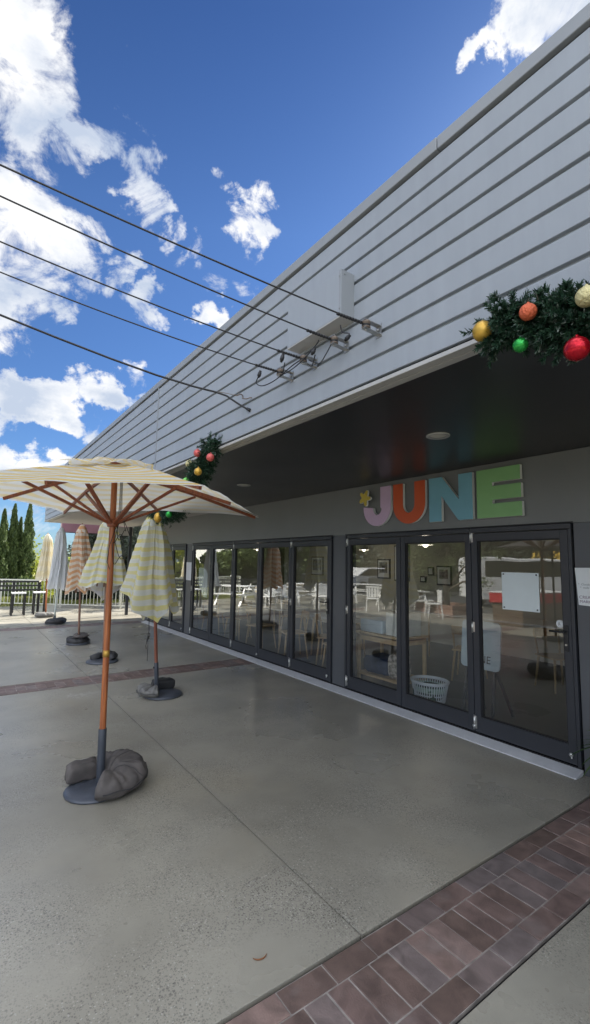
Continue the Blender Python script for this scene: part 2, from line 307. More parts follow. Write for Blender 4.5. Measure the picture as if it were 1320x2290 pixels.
def brickmat():
    m=mat('clay_paver'); p=P(m); g=N(m,'ShaderNodeNewGeometry'); tc=N(m,'ShaderNodeTexCoord')
    r=N(m,'ShaderNodeValToRGB'); r.color_ramp.elements[0].color=(.115,.078,.064,1); r.color_ramp.elements[1].color=(.235,.155,.128,1)
    e=r.color_ramp.elements.new(.45); e.color=(.155,.105,.092,1); e=r.color_ramp.elements.new(.8); e.color=(.14,.115,.11,1)
    lk(m,g.outputs['Random Per Island'],r.inputs[0])
    n=N(m,'ShaderNodeTexNoise'); n.inputs['Scale'].default_value=9; n.inputs['Detail'].default_value=7; n.inputs['Distortion'].default_value=.8; lk(m,tc.outputs['Object'],n.inputs['Vector'])
    q=N(m,'ShaderNodeMapRange'); q.inputs['From Min'].default_value=.3; q.inputs['From Max'].default_value=.7; q.inputs['To Min'].default_value=.7; q.inputs['To Max'].default_value=1.35; lk(m,n.outputs['Fac'],q.inputs['Value'])
    v=N(m,'ShaderNodeVectorMath',operation='SCALE'); lk(m,r.outputs[0],v.inputs[0]); lk(m,q.outputs[0],v.inputs['Scale']); lk(m,v.outputs[0],p.inputs['Base Color'])
    # pale efflorescence
    n2=N(m,'ShaderNodeTexNoise'); n2.inputs['Scale'].default_value=5; n2.inputs['Detail'].default_value=8; lk(m,tc.outputs['Object'],n2.inputs['Vector'])
    q2=N(m,'ShaderNodeMapRange'); q2.inputs['From Min'].default_value=.56; q2.inputs['From Max'].default_value=.72; q2.inputs['To Max'].default_value=.35; lk(m,n2.outputs['Fac'],q2.inputs['Value'])
    mx=N(m,'ShaderNodeMixRGB'); lk(m,q2.outputs[0],mx.inputs[0]); lk(m,v.outputs[0],mx.inputs[1]); mx.inputs[2].default_value=(.27,.23,.215,1); lk(m,mx.outputs[0],p.inputs['Base Color'])
    p.inputs['Roughness'].default_value=.55
    b=N(m,'ShaderNodeTexNoise'); b.inputs['Scale'].default_value=120; lk(m,tc.outputs['Object'],b.inputs['Vector']); bp=N(m,'ShaderNodeBump'); bp.inputs['Strength'].default_value=.3; bp.inputs['Distance'].default_value=.005; lk(m,b.outputs['Fac'],bp.inputs['Height']); lk(m,bp.outputs[0],p.inputs['Normal'])
    return m
M['brick']=brickmat()
M['mortar']=simple('mortar',(.29,.26,.235),.9,var=.35,scale=12)
M['gap']=simple('bitumen_joint',(.008,.008,.008),.8)
# ------------------------------------------------------------------ ground
def struct(o): o['kind']='structure'; return o
def gz(x,y):
    t=max(0,min(1,(y-23)/8)); return -1.6*t*t*(3-2*t)
# one base terrain sheet out to the horizon
def terrain():
    xs=[-900,-300,-100,-50,-30,-20,-12,-6,0,4,8,12,20,40,100,300,900]; ys=[-900,-200,-60,-20,0,10,18,20,22,23,24,25,26,27,28,29,30,31,34,50,100,300,900]
    V=[(x,y,gz(x,y)-.03) for y in ys for x in xs]; nx=len(xs)
    F=[(j*nx+i,j*nx+i+1,(j+1)*nx+i+1,(j+1)*nx+i) for j in range(len(ys)-1) for i in range(nx-1)]
    m=simple('dry_grass_ground',(.17,.17,.06),.95,var=.35,scale=1.2,bump=.3,bscale=20)
    return struct(MB().add(V,F).build('ground',m))
terrain()
YB=((1.215,1.705),(6.95,7.44),(12.88,13.36))
slab=MB()
for y0,y1 in ((-6,1.205),(1.715,6.94),(7.45,12.87),(13.37,19.2)):
    # saw-cut joint along X=1.635 splits each bay
    slab.box(-2.6 if y0>13 else -9,1.632,y0,y1,-.3,0); slab.box(1.638,9.3 if y0<13 else 9,y0,y1,-.3,0)
slab.box(-9,-2.606,13.37,19.2,-.3,0)
struct(slab.build('terrace_paving',M['concrete'],bevel=.0015,seg=1))
struct(MB().box(-9,9.2,-6,19.2,-.4,-.020).build('joint_filler',M['gap']))
struct(MB().box(-60,-9.15,-40,34,-.4,-.010).build('road',M['asphalt']))
struct(MB().box(-9.15,-9.0,-40,19.2,-.4,.004).build('kerb',M['whitewall']))
mt=MB(); bk=MB(); br=random.Random(3)
for bi,(y0,y1) in enumerate(YB):
    mt.box(-9,4.27,y0+.008,y1-.008,-.02,-.004)
    X=-4.0; w=.12
    for row,(a,b) in enumerate(((y0+.008,y0+.122),(y1-.122,y1-.008))):
        x=-4+br.random()*.1
        while x<4.02:
            L=.232; d=[br.uniform(-.0015,.0015) for _ in range(6)]; h=br.uniform(-.002,.002)
            x0,x1=x+.003,min(x+L-.003,4.27)
            v=[(x0,a+d[0]+.003,-.02),(x1,a+d[1]+.003,-.02),(x1,b+d[2]-.003,-.02),(x0,b+d[3]-.003,-.02)]; v=v+[(p,q,h+br.uniform(-.0008,.0008)) for p,q,_ in v]
            bk.add(v,[(0,3,2,1),(4,5,6,7),(0,1,5,4),(1,2,6,5),(2,3,7,6),(3,0,4,7)]); x+=L
    x=-4+br.random()*.05
    while x<4.15:
        L=.115; h=br.uniform(-.0025,.002); x0,x1=x+.0035,x+L-.0035; a,b=y0+.126,y1-.126; d=[br.uniform(-.0015,.0015) for _ in range(4)]
        v=[(x0+d[0],a,-.02),(x1+d[1],a,-.02),(x1+d[2],b,-.02),(x0+d[3],b,-.02)]; v=v+[(p,q,h+br.uniform(-.0008,.0008)) for p,q,_ in v]
        bk.add(v,[(0,3,2,1),(4,5,6,7),(0,1,5,4),(1,2,6,5),(2,3,7,6),(3,0,4,7)]); x+=L
struct(mt.build('paving_mortar',M['mortar'])); struct(bk.build('brick_paving',M['brick'],bevel=.003,seg=2))
# a rust-coloured crescent stain and chalky scuffs are thin wear marks on the slab
cs=MB(); pts=[]
for k in range(15):
    t=-2.9+2.2*k/14; pts.append((1.02+.038*math.cos(t),1.80+.034*math.sin(t)))
def ribbon(mb,pts,w,z):
    v=[]
    for i,(x,y) in enumerate(pts):
        a=pts[max(0,i-1)]; b=pts[min(len(pts)-1,i+1)]; dx,dy=b[0]-a[0],b[1]-a[1]; l=math.hypot(dx,dy) or 1
        ww=w*math.sin(PI*(i+.4)/(len(pts)))*.5*br.uniform(.6,1.3); v+=[(x-dy/l*ww,y+dx/l*ww,z),(x+dy/l*ww,y-dx/l*ww,z)]
    mb.add(v,[(2*i,2*i+1,2*i+3,2*i+2) for i in range(len(pts)-1)])
cst=MB().tube([(1.19+.034*math.cos(t),1.885+.030*math.sin(t),.004) for t in [-3.0+2.4*k/14 for k in range(15)]],[.001+.0022*math.sin(PI*k/14) for k in range(15)],6).build('dried_stem',simple('dried_stem_brown',(.20,.075,.025),.8)); tag(cst,'curled rusty brown dried stem lying on the paving near the brick band','dried stem')
# ------------------------------------------------------------------ cafe building
XW=4.31; XF=1.88; HS=2.73; HT=3.94; YE=15.0; YN=-5.0
B=empty('cafe_building',(XW,5,0)); tag(B,'dark grey cafe building with pale grey boarded fascia and folding glass doors','building')
def wall(x0,x1,y0,y1,z0,z1,m='wallpaint',name='wall',bev=0): return MB().box(x0,x1,y0,y1,z0,z1).build(name,M[m],B,bevel=bev)
HD=2.085
wall(XW,XW+.2,YN,13.2,HD,HS)                       # band over the doors
DOORS=[(4.83,1.90,3),(10.05,5.12,5),(12.95,10.42,3)]      # (far y, near y, leaves)
wall(XW,XW+.2,YN,1.885,0,HD-.003,'pier')
wall(XW+.004,XW+.2,4.845,5.105,0,HD-.003,'pier'); wall(XW+.004,XW+.2,10.065,10.405,0,HD-.003,'pier'); wall(XW+.004,XW+.2,12.965,13.2,0,HD-.003,'pier')
MB().box(XW+.2,9.2,13.0,13.2,0,HS).build('side_wall',M['intwall'],B)
MB().box(8.6,8.8,YN,13.0,0,HS).build('rear_wall',M['intwall'],B)
MB().box(XW+.2,8.6,YN,YN+.2,0,HS).build('side_wall',M['intwall'],B)
MB().box(XW+.02,9.2,YN,13.0,-.3,.012).build('interior_floor',M['intfloor'],B)
MB().box(XW+.2,9.2,YN,13.0,HS-.15,HS-.1).build('interior_ceiling',M['intceil'],B)
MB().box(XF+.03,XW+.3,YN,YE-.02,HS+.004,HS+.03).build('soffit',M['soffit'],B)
MB().box(XF+.03,9.2,YN,YE,HT-.2,HT-.06).build('roof',M['cap'],B)
MB().box(XW+.3,9.2,YE-.3,YE-.02,HS,HT-.2).build('wall',M['cladding'],B)
MB().box(9.0,9.2,YN,YE-.3,HS,HT-.2).build('wall',M['cladding'],B)
# pier step inside: brown column behind glass
MB().box(6.9,7.15,10.5,10.75,.012,HS-.15).build('interior_column',M['timberdark'],B)
# fascia boards: shiplap profile extruded along Y, two runs meeting at the joint strip
prof=[]; pitch=.1365; z=HT-.075; prof.append((XF+.03,z))
nb=8
for i in range(nb):
    zt=z-i*pitch; zb=zt-pitch+.0
    prof+=[(XF+.022,zt),(XF+.022,zt-.020),(XF+.001,zt-.0225),(XF,zt-.026),(XF,zb+.002),(XF+.002,zb)]
zend=z-nb*pitch
prof+=[(XF+.03,zend)]
def boards(y0,y1):
    v=[(x,y,zz) for y in (y0,y1) for x,zz in prof]+[(XF+.06,y,zz) for y in (y0,y1) for zz in (prof[0][1],prof[-1][1])]
    n=len(prof); f=[(i,i+1,n+i+1,n+i) for i in range(n-1)]
    f+=[tuple(range(n))+(2*n+1,2*n),tuple(range(n,2*n))[::-1]+(2*n+2,2*n+3)]
    return MB().add(v,f).build('fascia_boards',M['cladding'],B,fixn=True)
boards(YN,5.635); boards(5.665,YE-.01)
MB().box(XF-.006,XF+.03,5.637,5.663,zend,z-.004).build('joint_strip',M['cap'],B,bevel=.002)
MB().box(XF-.01,XF+.14,YN,1.40,HT-.072,HT).build('parapet_cap',M['cap'],B,bevel=.004)
MB().box(XF-.012,XF+.14,1.404,YE+.01,HT-.073,HT+.001).build('parapet_cap',M['cap'],B,bevel=.004)
MB().box(XF+.02,XF+.06,YN,YE-.01,HT-.09,HT-.072).build('fascia_packer',M['seal'],B)
MB().box(XF+.02,XF+.045,YN,YE,HS+.026,zend+.01).build('fascia_shadow_gap',M['seal'],B)
MB().box(XF-.004,XF+.052,YN,YE,HS,HS+.024).build('drip_trim',M['trim'],B,bevel=.003)
MB().box(XF+.055,XF+.10,YN,YE-.05,HS-.004,HS+.003).build('soffit_trim',M['trim'],B)
# end return of the fascia (far end) and a pale sheet painting bounced sunlight on the far soffit
MB().box(XF+.06,XW+.3,YE-.012,YE+.004,HS+.02,HT-.08).build('fascia_boards',M['cladding'],B)
MB().box(XF+.11,XW-.01,9.3,YE-.05,HS-.012,HS-.003).build('soffit_bounce_panel',simple('painted_soffit_bounce',(.42,.39,.36),.6,var=.05),B)
# downlights
for x,y in ((3.05,2.32),(3.06,5.51),(3.06,8.9)):
    d=MB().lathe([(.062,.004),(.085,.0),(.092,.004),(.092,.012)],(x,y,HS-.008),40).build('downlight',M['trim'],B)
    MB().lathe([(.0,.001),(.03,.0),(.062,.003)],(x,y,HS-.004),40).build('lens',M['lens'],d)
# threshold ramp
for y0,y1 in ((1.885,4.83),(4.833,8.5),(8.503,13.0)):
    MB().add([(XW-.155,y0,.002),(XW-.155,y1,.002),(XW-.155,y0,.012),(XW-.155,y1,.012),(XW-.02,y0,.045),(XW-.02,y1,.045),(XW-.02,y0,.002),(XW-.02,y1,.002)],
      [(0,1,3,2),(2,3,5,4),(4,5,7,6),(0,2,4,6),(1,7,5,3),(0,6,7,1)]).build('threshold_ramp',M['sill'],B,bevel=.003)
MB().box(XW-.012,XW+.12,1.9,12.95,.0125,.052).build('bottom_track',M['seal'],B)
# door sets
FR=XW-.022
def doorset(yf,yn,n,si):
    MB().box(FR,XW+.1,yn,yf,HD-.05,HD-.004).build('head_frame',M['frame'],B,bevel=.003)
    for y in (yf,yn): MB().box(FR+.001,XW+.1,y-.028 if y==yf else y,y if y==yf else y+.028,.055,HD-.051).build('jamb_frame',M['frame'],B,bevel=.003)
    W=(yf-yn-.06)/n
    for i in range(n):
        b=yf-.03-i*W; a=b-W; a+=.004; b-=.004; z0,z1=.062,HD-.058
        st=.064; rb=.15; rt=.075; x0,x1=XW-.012,XW+.035
        fm=MB()
        fm.box(x0,x1,a,a+st,z0,z1); fm.box(x0,x1,b-st,b,z0,z1)
        fm.box(x0+.0005,x1,a+st+.0005,b-st-.0005,z0,z0+rb); fm.box(x0+.0005,x1,a+st+.0005,b-st-.0005,z1-rt,z1)
        d=fm.build('folding_door',M['frame'],B,bevel=.0025)
        sg=MB(); g=.010
        sg.box(x0+.012,x1-.004,a+st,a+st+g,z0+rb,z1-rt); sg.box(x0+.012,x1-.004,b-st-.022,b-st,z0+rb,z1-rt); sg.box(x0+.012,x1-.004,a+st+g,b-st-.022,z0+rb,z0+rb+g); sg.box(x0+.012,x1-.004,a+st+g,b-st-.022,z1-rt-g,z1-rt)
        sg.build('glazing_seal',M['seal'],d)
        xg=XW+.012
        MB().add([(xg,a+st,z0+rb),(xg,b-st,z0+rb),(xg,b-st,z1-rt),(xg,a+st,z1-rt)],[(0,1,2,3)]).build('glass_pane',M['glass'],d)
        # hinges on alternate joints
        if i%2==0:
            for zz,h in ((z0+.03,.13),(1.03,.11),(z1-.09,.14)):
                hb=MB().tube([(x0-.007,b+.004,zz-.01),(x0-.007,b+.004,zz+h)],.0075,10); hb.box(x0-.003,x0-.0005,b-.022,b+.0,zz,zz+h-.01).build('hinge',M['steel'],d)
        if n==3 and i==1 or n==5 and i==2:
            hb=MB().ball((x0-.012,a-.004,z0+.055),.017,12,8,(.7,1,1)); hb.tube([(x0,a-.004,z0+.055),(x0-.03,a-.01,z0+.045)],.006,8); hb.build('floor_bolt',M['steel'],d)
        if i==n-1:
            hy=a+.042
            h=MB().box(x0-.012,x0-.0005,hy-.017,hy+.017,.98,1.20).build('lock_plate',M['black'],d,bevel=.003)
            MB().tube([(x0-.012,hy,1.145),(x0-.045,hy,1.145),(x0-.052,hy+.015,1.145),(x0-.052,hy+.12,1.143)],.009,10).build('handle',M['black'],h)
            MB().tube([(x0-.012,hy,1.035),(x0-.02,hy,1.035)],.009,12).build('lock_cylinder',M['steel'],h)
            hb=MB().ball((x0-.012,hy-.0,z0+.075),.018,12,8,(.7,1,1)); hb.tube([(x0,hy,z0+.075),(x0-.03,hy-.012,z0+.055)],.006,8); hb.build('floor_bolt',M['steel'],d)
    # lining groove around opening
    MB().box(XW-.004,XW+.003,yn-.014,yf+.014,HD+.0,HD+.012).build('shadow_bead',M['seal'],B)
for k,(a,b,n) in enumerate(DOORS): doorset(a,b,n,k)
# pink header, post under the far end
H=empty('hanging_sign',(3.4,15.12,2.45)); tag(H,'plain mauve pink signboard hung under the far end of the roof','sign')
MB().box(2.36,4.25,15.06,15.12,2.47,2.735).build('sign_panel',M['pink'],H)
MB().box(2.33,4.28,15.05,15.13,2.455,2.470).build('sign_frame',M['black'],H)
MB().box(3.62,4.4,15.02,15.055,2.44,2.71).build('sign_panel',M['trim'],H)
po=MB().box(2.33,2.37,15.14,15.18,0,2.80).build('steel_post',M['white']); tag(po,'slim white post holding the end of the mauve signboard','post')
po=MB().box(4.26,4.34,14.9,14.98,0,2.72).build('roof_post',M['frame'],bevel=.004); tag(po,'dark grey square post under the far end of the roof','post')
# ------------------------------------------------------------------ JUNE letters
SG=empty('shop_sign',(XW,3.37,2.17)); tag(SG,'JUNE in coloured cut-out letters with a yellow flower above the doors','sign')
def sgf(u,v,d): return (XW-d,-u,v)
def letter(poly,name,face,side):
    m=MB().prism(poly,sgf,.012,.050).build(name,side,SG); 
    MB().prism([(u,v) for u,v in poly],sgf,.0502,.0532).build('letter_face',face,m)
edge=simple('white_letter_edge',(.8,.8,.78),.4,var=.02)
def lm(n,c): return simple(n,c,.42,var=.03)
def arcp(cx,cy,rx,ry,a0,a1,n): return [(cx+rx*math.cos(a0+(a1-a0)*i/n),cy+ry*math.sin(a0+(a1-a0)*i/n)) for i in range(n+1)]
z0,z1=2.175,2.665
# J (u=-Y)
uL,uR=-4.43,-3.955; bw=.175; cx=(uL+uR)/2; rx=(uR-uL)/2; ry=.235
J=[(uR,z1),(uR-bw,z1),(uR-bw,z0+ry)]+arcp(cx+.01,z0+ry,rx-bw-.005+.02,ry-.14,0,-PI,12)[1:]+[(uL,z0+ry+.02),(uL,z0+ry)]+arcp(cx,z0+ry,rx,ry,PI,2*PI,18)[1:]
letter(J,'letter',lm('lilac_letter',(.56,.40,.54)),edge)
uL,uR=-3.915,-3.43; bw=.155; cx=(uL+uR)/2; rx=(uR-uL)/2
U=[(uR,z1),(uR-bw,z1),(uR-bw,z0+ry)]+arcp(cx,z0+ry,rx-bw,ry-.13,0,-PI,12)[1:]+[(uL+bw,z1),(uL,z1),(uL,z0+ry)]+arcp(cx,z0+ry,rx,ry,PI,2*PI,18)[1:]
letter(U,'letter',lm('vermilion_letter',(.56,.09,.025)),edge)
uL,uR=-3.375,-2.825; bw=.165
Nn=[(uL,z0),(uL+bw,z0),(uL+bw,z0+.28),(uR-bw*1.05,z0),(uR,z0),(uR,z1),(uR-bw,z1),(uR-bw,z1-.27),(uL+bw*1.05,z1),(uL,z1)]
letter(Nn,'letter',lm('teal_letter',(.17,.38,.46)),edge)
uL,uR=-2.775,-2.305; st=.17; ah=.138; g=(z1-z0-3*ah)/2
E_=[(uL,z0),(uR,z0),(uR,z0+ah),(uL+st,z0+ah),(uL+st,z0+ah+g),(uR-.005,z0+ah+g),(uR-.005,z0+2*ah+g),(uL+st,z0+2*ah+g),(uL+st,z0+2*ah+2*g),(uR-.01,z0+2*ah+2*g),(uR-.01,z1),(uL,z1)]
letter(E_,'letter',lm('leaf_green_letter',(.22,.43,.17)),edge)
fl=[]
for k in range(60):
    t=2*PI*k/60; r=.082+.028*math.cos(5*t+.6); fl.append((-4.375+r*math.cos(t),2.545+r*math.sin(t)))
f=MB().prism(fl,sgf,.062,.086).build('flower',edge,SG); MB().prism([(-4.375+(u+4.375)*.97,2.545+(v-2.545)*.97) for u,v in fl],sgf,.0865,.091).build('flower_face',lm('mustard_flower',(.58,.45,.07)),f)
# ------------------------------------------------------------------ papers and text
def textmesh(s,size,fn,m,parent,name='lettering',ext=.0006,track=1):
    cu=bpy.data.curves.new('t','FONT'); cu.body=s; cu.size=size; cu.extrude=ext; cu.space_character=track; cu.align_x='LEFT'
    o=bpy.data.objects.new('t',cu); C.objects.link(o); dg=bpy.context.evaluated_depsgraph_get(); me=bpy.data.meshes.new_from_object(o.evaluated_get(dg))
    bpy.data.objects.remove(o); me.name=name
    L=WORLD.get(parent.name,(0,0,0))
    for v in me.vertices:
        p=fn(v.co.x,v.co.y,v.co.z); v.co=(p[0]-L[0],p[1]-L[1],p[2]-L[2])
    me.materials.clear(); me.materials.append(m); q=bpy.data.objects.new(name,me); C.objects.link(q); q.parent=parent; return q
ink=simple('purple_grey_ink',(.22,.15,.20),.7,var=.1); inkp=simple('pale_grey_ink',(.30,.32,.33),.7,var=.1)
pn=MB().add([(XW-.0045,1.888,1.695),(XW-.0045,1.60,1.70),(XW-.0045,1.60,1.372),(XW-.0045,1.868,1.382),(XW-.006,1.888,1.695),(XW-.006,1.60,1.70),(XW-.006,1.60,1.372),(XW-.006,1.868,1.382)],[(0,1,2,3),(4,5,6,7),(0,1,5,4),(1,2,6,5),(2,3,7,6),(3,0,4,7)]).build('wall_notice',M['paper']); tag(pn,'white paper notice reading CREATIVE MARKETS taped to the dark wall beside the door','notice')
def wf(y0,z0_,x=XW-.0068): return lambda a,b,c:(x-c,y0-a,z0_+b)
textmesh('CREATIVE',.036,wf(1.862,1.437),ink,pn); textmesh('MARKETS',.033,wf(1.860,1.402),ink,pn)
textmesh('*  Outdoor',.026,wf(1.866,1.548),inkp,pn); textmesh(' *  stalls',.024,wf(1.858,1.522),inkp,pn)
M['vinyl']=simple('translucent_sheet',(.62,.68,.68),.35,var=.03)
def paper_on_glass(name,y0,y1,z0_,z1_,x,m,label,cat='notice'):
    o=MB().box(x-.002,x,y0,y1,z0_,z1_).build(name,m); return tag(o,label,cat)
nt=paper_on_glass('glass_notice',2.205,2.565,1.285,1.640,XW+.006,M['vinyl'],'blank white square sheet pinned to the glass of the nearest door')
for y in (2.225,2.545):
    for zz in (1.305,1.622): MB().tube([(XW+.004,y,zz),(XW-.002,y,zz)],.007,10).build('fixing_screw',M['black'],nt)
paper_on_glass('wall_poster',10.09,10.38,1.25,1.66,XW-.001,M['paper'],'white paper poster fixed to the dark pier between two door sets','poster')
ds=MB().lathe([(.0,0),(.034,0),(.034,.001)],(0,0,0),28); dv=[(XW+.006-c,2.033+a,1.205+b) for a,b,c in ds.v]
d=MB(); d.v=dv; d.f=ds.f; d.sm=ds.sm; d=d.build('door_sticker',M['paper']); tag(d,'small round white sticker on the glass above the door handle','sticker')
textmesh('(L',.032,lambda a,b,c:(XW+.0035-c,2.052-a,1.195+b),M['black'],d)
# arched white vinyl sheet on glass of the far door set
ar=[(-9.78+.0,1.02),(-9.42,.92),(-9.42,1.36)]+[(-9.42-.36*(1-math.cos(t)),1.36+.16*math.sin(t)) for t in [PI/2*i/8 for i in range(1,9)]]
ar=[(-9.74,1.20),(-9.46,.92),(-9.28,.92),(-9.28,1.42),(-9.36,1.50),(-9.5,1.545),(-9.66,1.55),(-9.74,1.54)]
o=MB().prism(ar,lambda u,v,dd:(XW+.03-dd,-u,v),0,.002).build('window_decal',M['vinyl']); tag(o,'pale rounded vinyl panel on the glass of the third door set from the right','decal')
# ------------------------------------------------------------------ umbrellas
def uvgrid(name,nu,nv,fn,m,parent,closed=True,flip=False):
    """fn(i/nu, j/nv)->(pos, v_uv)"""
    V=[];UV=[]
    cols=nu if False else nu+1
    for j in range(nv+1):
        for i in range(cols):
            p,t=fn(i/nu,j/nv); V.append(p); UV.append((i/nu,t))
    F=[(j*cols+i,j*cols+i+1,(j+1)*cols+i+1,(j+1)*cols+i) for j in range(nv) for i in range(nu)]
    if flip: F=[q[::-1] for q in F]
    return npmesh(name,np.array(V,float),np.array(F),m,parent,uv=np.array(UV,float),smooth=True)
def pole_pts(base,top,lo,hi,n=6):
    b=Vector(base);t=Vector(top); return [b+(t-b)*((lo+(hi-lo)*i/n)/(t.z-b.z)) for i in range(n+1)]
# --- open umbrella
UB=(.985,3.85,0); UT=(.96,3.86,2.50)
U0=empty('open_umbrella',UB); tag(U0,'open yellow and white striped market umbrella on an orange timber pole','umbrella')
MB().tube(pole_pts(UB,UT,.10,2.44,10),.0235,20).build('pole',M['pole'],U0)
MB().tube(pole_pts(UB,UT,.95,1.0,2),.0245,20).build('pole_ferrule',simple('brass_sleeve',(.5,.3,.06),.4,.6),U0)
MB().tube(pole_pts(UB,UT,.03,.42,4),[.030,.030,.030,.030,.030],20).build('base_sleeve',M['sleeve'],U0,bevel=.003)
th=math.radians(6); hd=1.40; cz=2.125; AC=Vector((.965,3.85,0))
cor=[]
for k,zz in enumerate((2.143,2.172,2.125,2.125)):
    a=th+k*PI/2; cor.append(Vector((AC.x+(hd+(.05 if k==0 else 0))*math.cos(a),AC.y+(hd+(.05 if k==0 else 0))*math.sin(a),zz)))
APX=Vector((.962,3.855,2.475))
def panel(k,s,t):
    """s along edge 0..1, t from apex 0..1"""
    a=cor[k]; b=cor[(k+1)%4]; e=a.lerp(b,s); mid=abs(2*s-1)
    e=e+ (AC-Vector((e.x,e.y,0)))*.035*(1-mid*mid)           # slightly drawn-in edges
    e.z-= -.030*(1-mid*mid) 
    p=APX.lerp(Vector((e.x,e.y,e.z)),t)
    q=4*abs((2*s)%1-.5)**2 # 0 mid gore ..1 rib
    p.z-= .030*(1-q)*math.sin(PI*min(1,t*1.02))*.8
    p.z+= .018*math.sin(PI*t)*(1) 
    nn=noise.noise(Vector((p.x*3.2,p.y*3.2,k*3.1))); p.z+=nn*.016*t
    return p
cm=M['cl_yellow']
V=[];F=[];UV=[]; o=0; NS,NT=28,26
for k in range(4):
    a=cor[k];b=cor[(k+1)%4]; dist=((a+b)/2-Vector((AC.x,AC.y,cz))).length
    for j in range(NT+1):
        for i in range(NS+1):
            t=.10+.9*j/NT; p=panel(k,i/NS,t); V.append(p); UV.append((i/NS,t*dist))
    F+=[(o+j*(NS+1)+i,o+(j+1)*(NS+1)+i,o+(j+1)*(NS+1)+i+1,o+j*(NS+1)+i+1) for j in range(NT) for i in range(NS)]; o=len(V)
npmesh('canopy',np.array(V),np.array(F),cm,U0,uv=np.array(UV),smooth=True)
# wind-vent cap, lifted off the canopy, scalloped hem
V=[];F=[];UV=[];o=0
for k in range(4):
    for j in range(11):
        for i in range(25):
            s=i/24;t=j/10; p=panel(k,s,.0+.30*t*(1+.05*math.cos(8*PI*s))); p=Vector(p); p.z+=.030+.012*t+ .026*t*abs(math.sin(3*PI*s)); V.append(p); UV.append((s,t*.30))
    F+=[(o+j*25+i,o+(j+1)*25+i,o+(j+1)*25+i+1,o+j*25+i+1) for j in range(10) for i in range(24)]; o=len(V)
npmesh('vent_cap',np.array(V),np.array(F),cm,U0,uv=np.array(UV),smooth=True)
hub=Vector((.967,3.855,1.985))
MB().lathe([(.0,-.03),(.040,-.03),(.043,-.02),(.043,.02),(.04,.03),(.0,.03)],tuple(hub),20).build('runner_hub',M['rib'],U0)
MB().lathe([(.0,-.03),(.038,-.03),(.042,-.02),(.042,.02),(.0,.03)],(.962,3.855,2.45),20).build('top_hub',M['rib'],U0)
for k in range(8):
    kk=k//2; s=0 if k%2==0 else .5
    tip=panel(kk,s,.965); st_=panel(kk,s,.06); tip.z-=.019; st_.z-=.055; mid=panel(kk,s,.5); mid.z-=.034 if s==0 else .046
    rb=MB(); rb.bar(st_,mid,.019,.028); rb.bar(mid,tip,.019,.026); rb=rb.build('rib',M['rib'],U0,bevel=.002)
    j=panel(kk,s,.50 if s==0 else .52); j.z-=.055
    dr=Vector((j.x-hub.x,j.y-hub.y,0)).normalized(); side=Vector((-dr.y,dr.x,0))
    sm=MB()
    h0=hub+dr*.035
    sm.bar(h0+side*.0,j,.026,.020); sm.build('strut',M['rib'],U0,bevel=.002)
# pull cords
cd=MB()
for i in range(3):
    x=1.005+.008*i; cd.tube([(x,3.85,2.42),(x+.002,3.845,2.2),(x+.004*i,3.84,2.02)],.0028,6)
for i,(rx,rz,zc) in enumerate(((.045,.10,1.78),(.035,.06,1.94),(.06,.13,1.86))):
    cd.tube([(1.0+.012*i+rx*math.sin(t)+.01,3.83-.01*i+.015*math.cos(2*t),zc+rz*math.cos(t)+.03*math.sin(3*t+i)) for t in [2*PI*q/26 for q in range(27)]],.0028,6,False)
cd.tube([(.985,3.83,1.95),(.94,3.815,1.8),(.93,3.815,1.68),(.955,3.82,1.62)],.0028,6)
cd.build('pull_cord',M['cord'],U0)
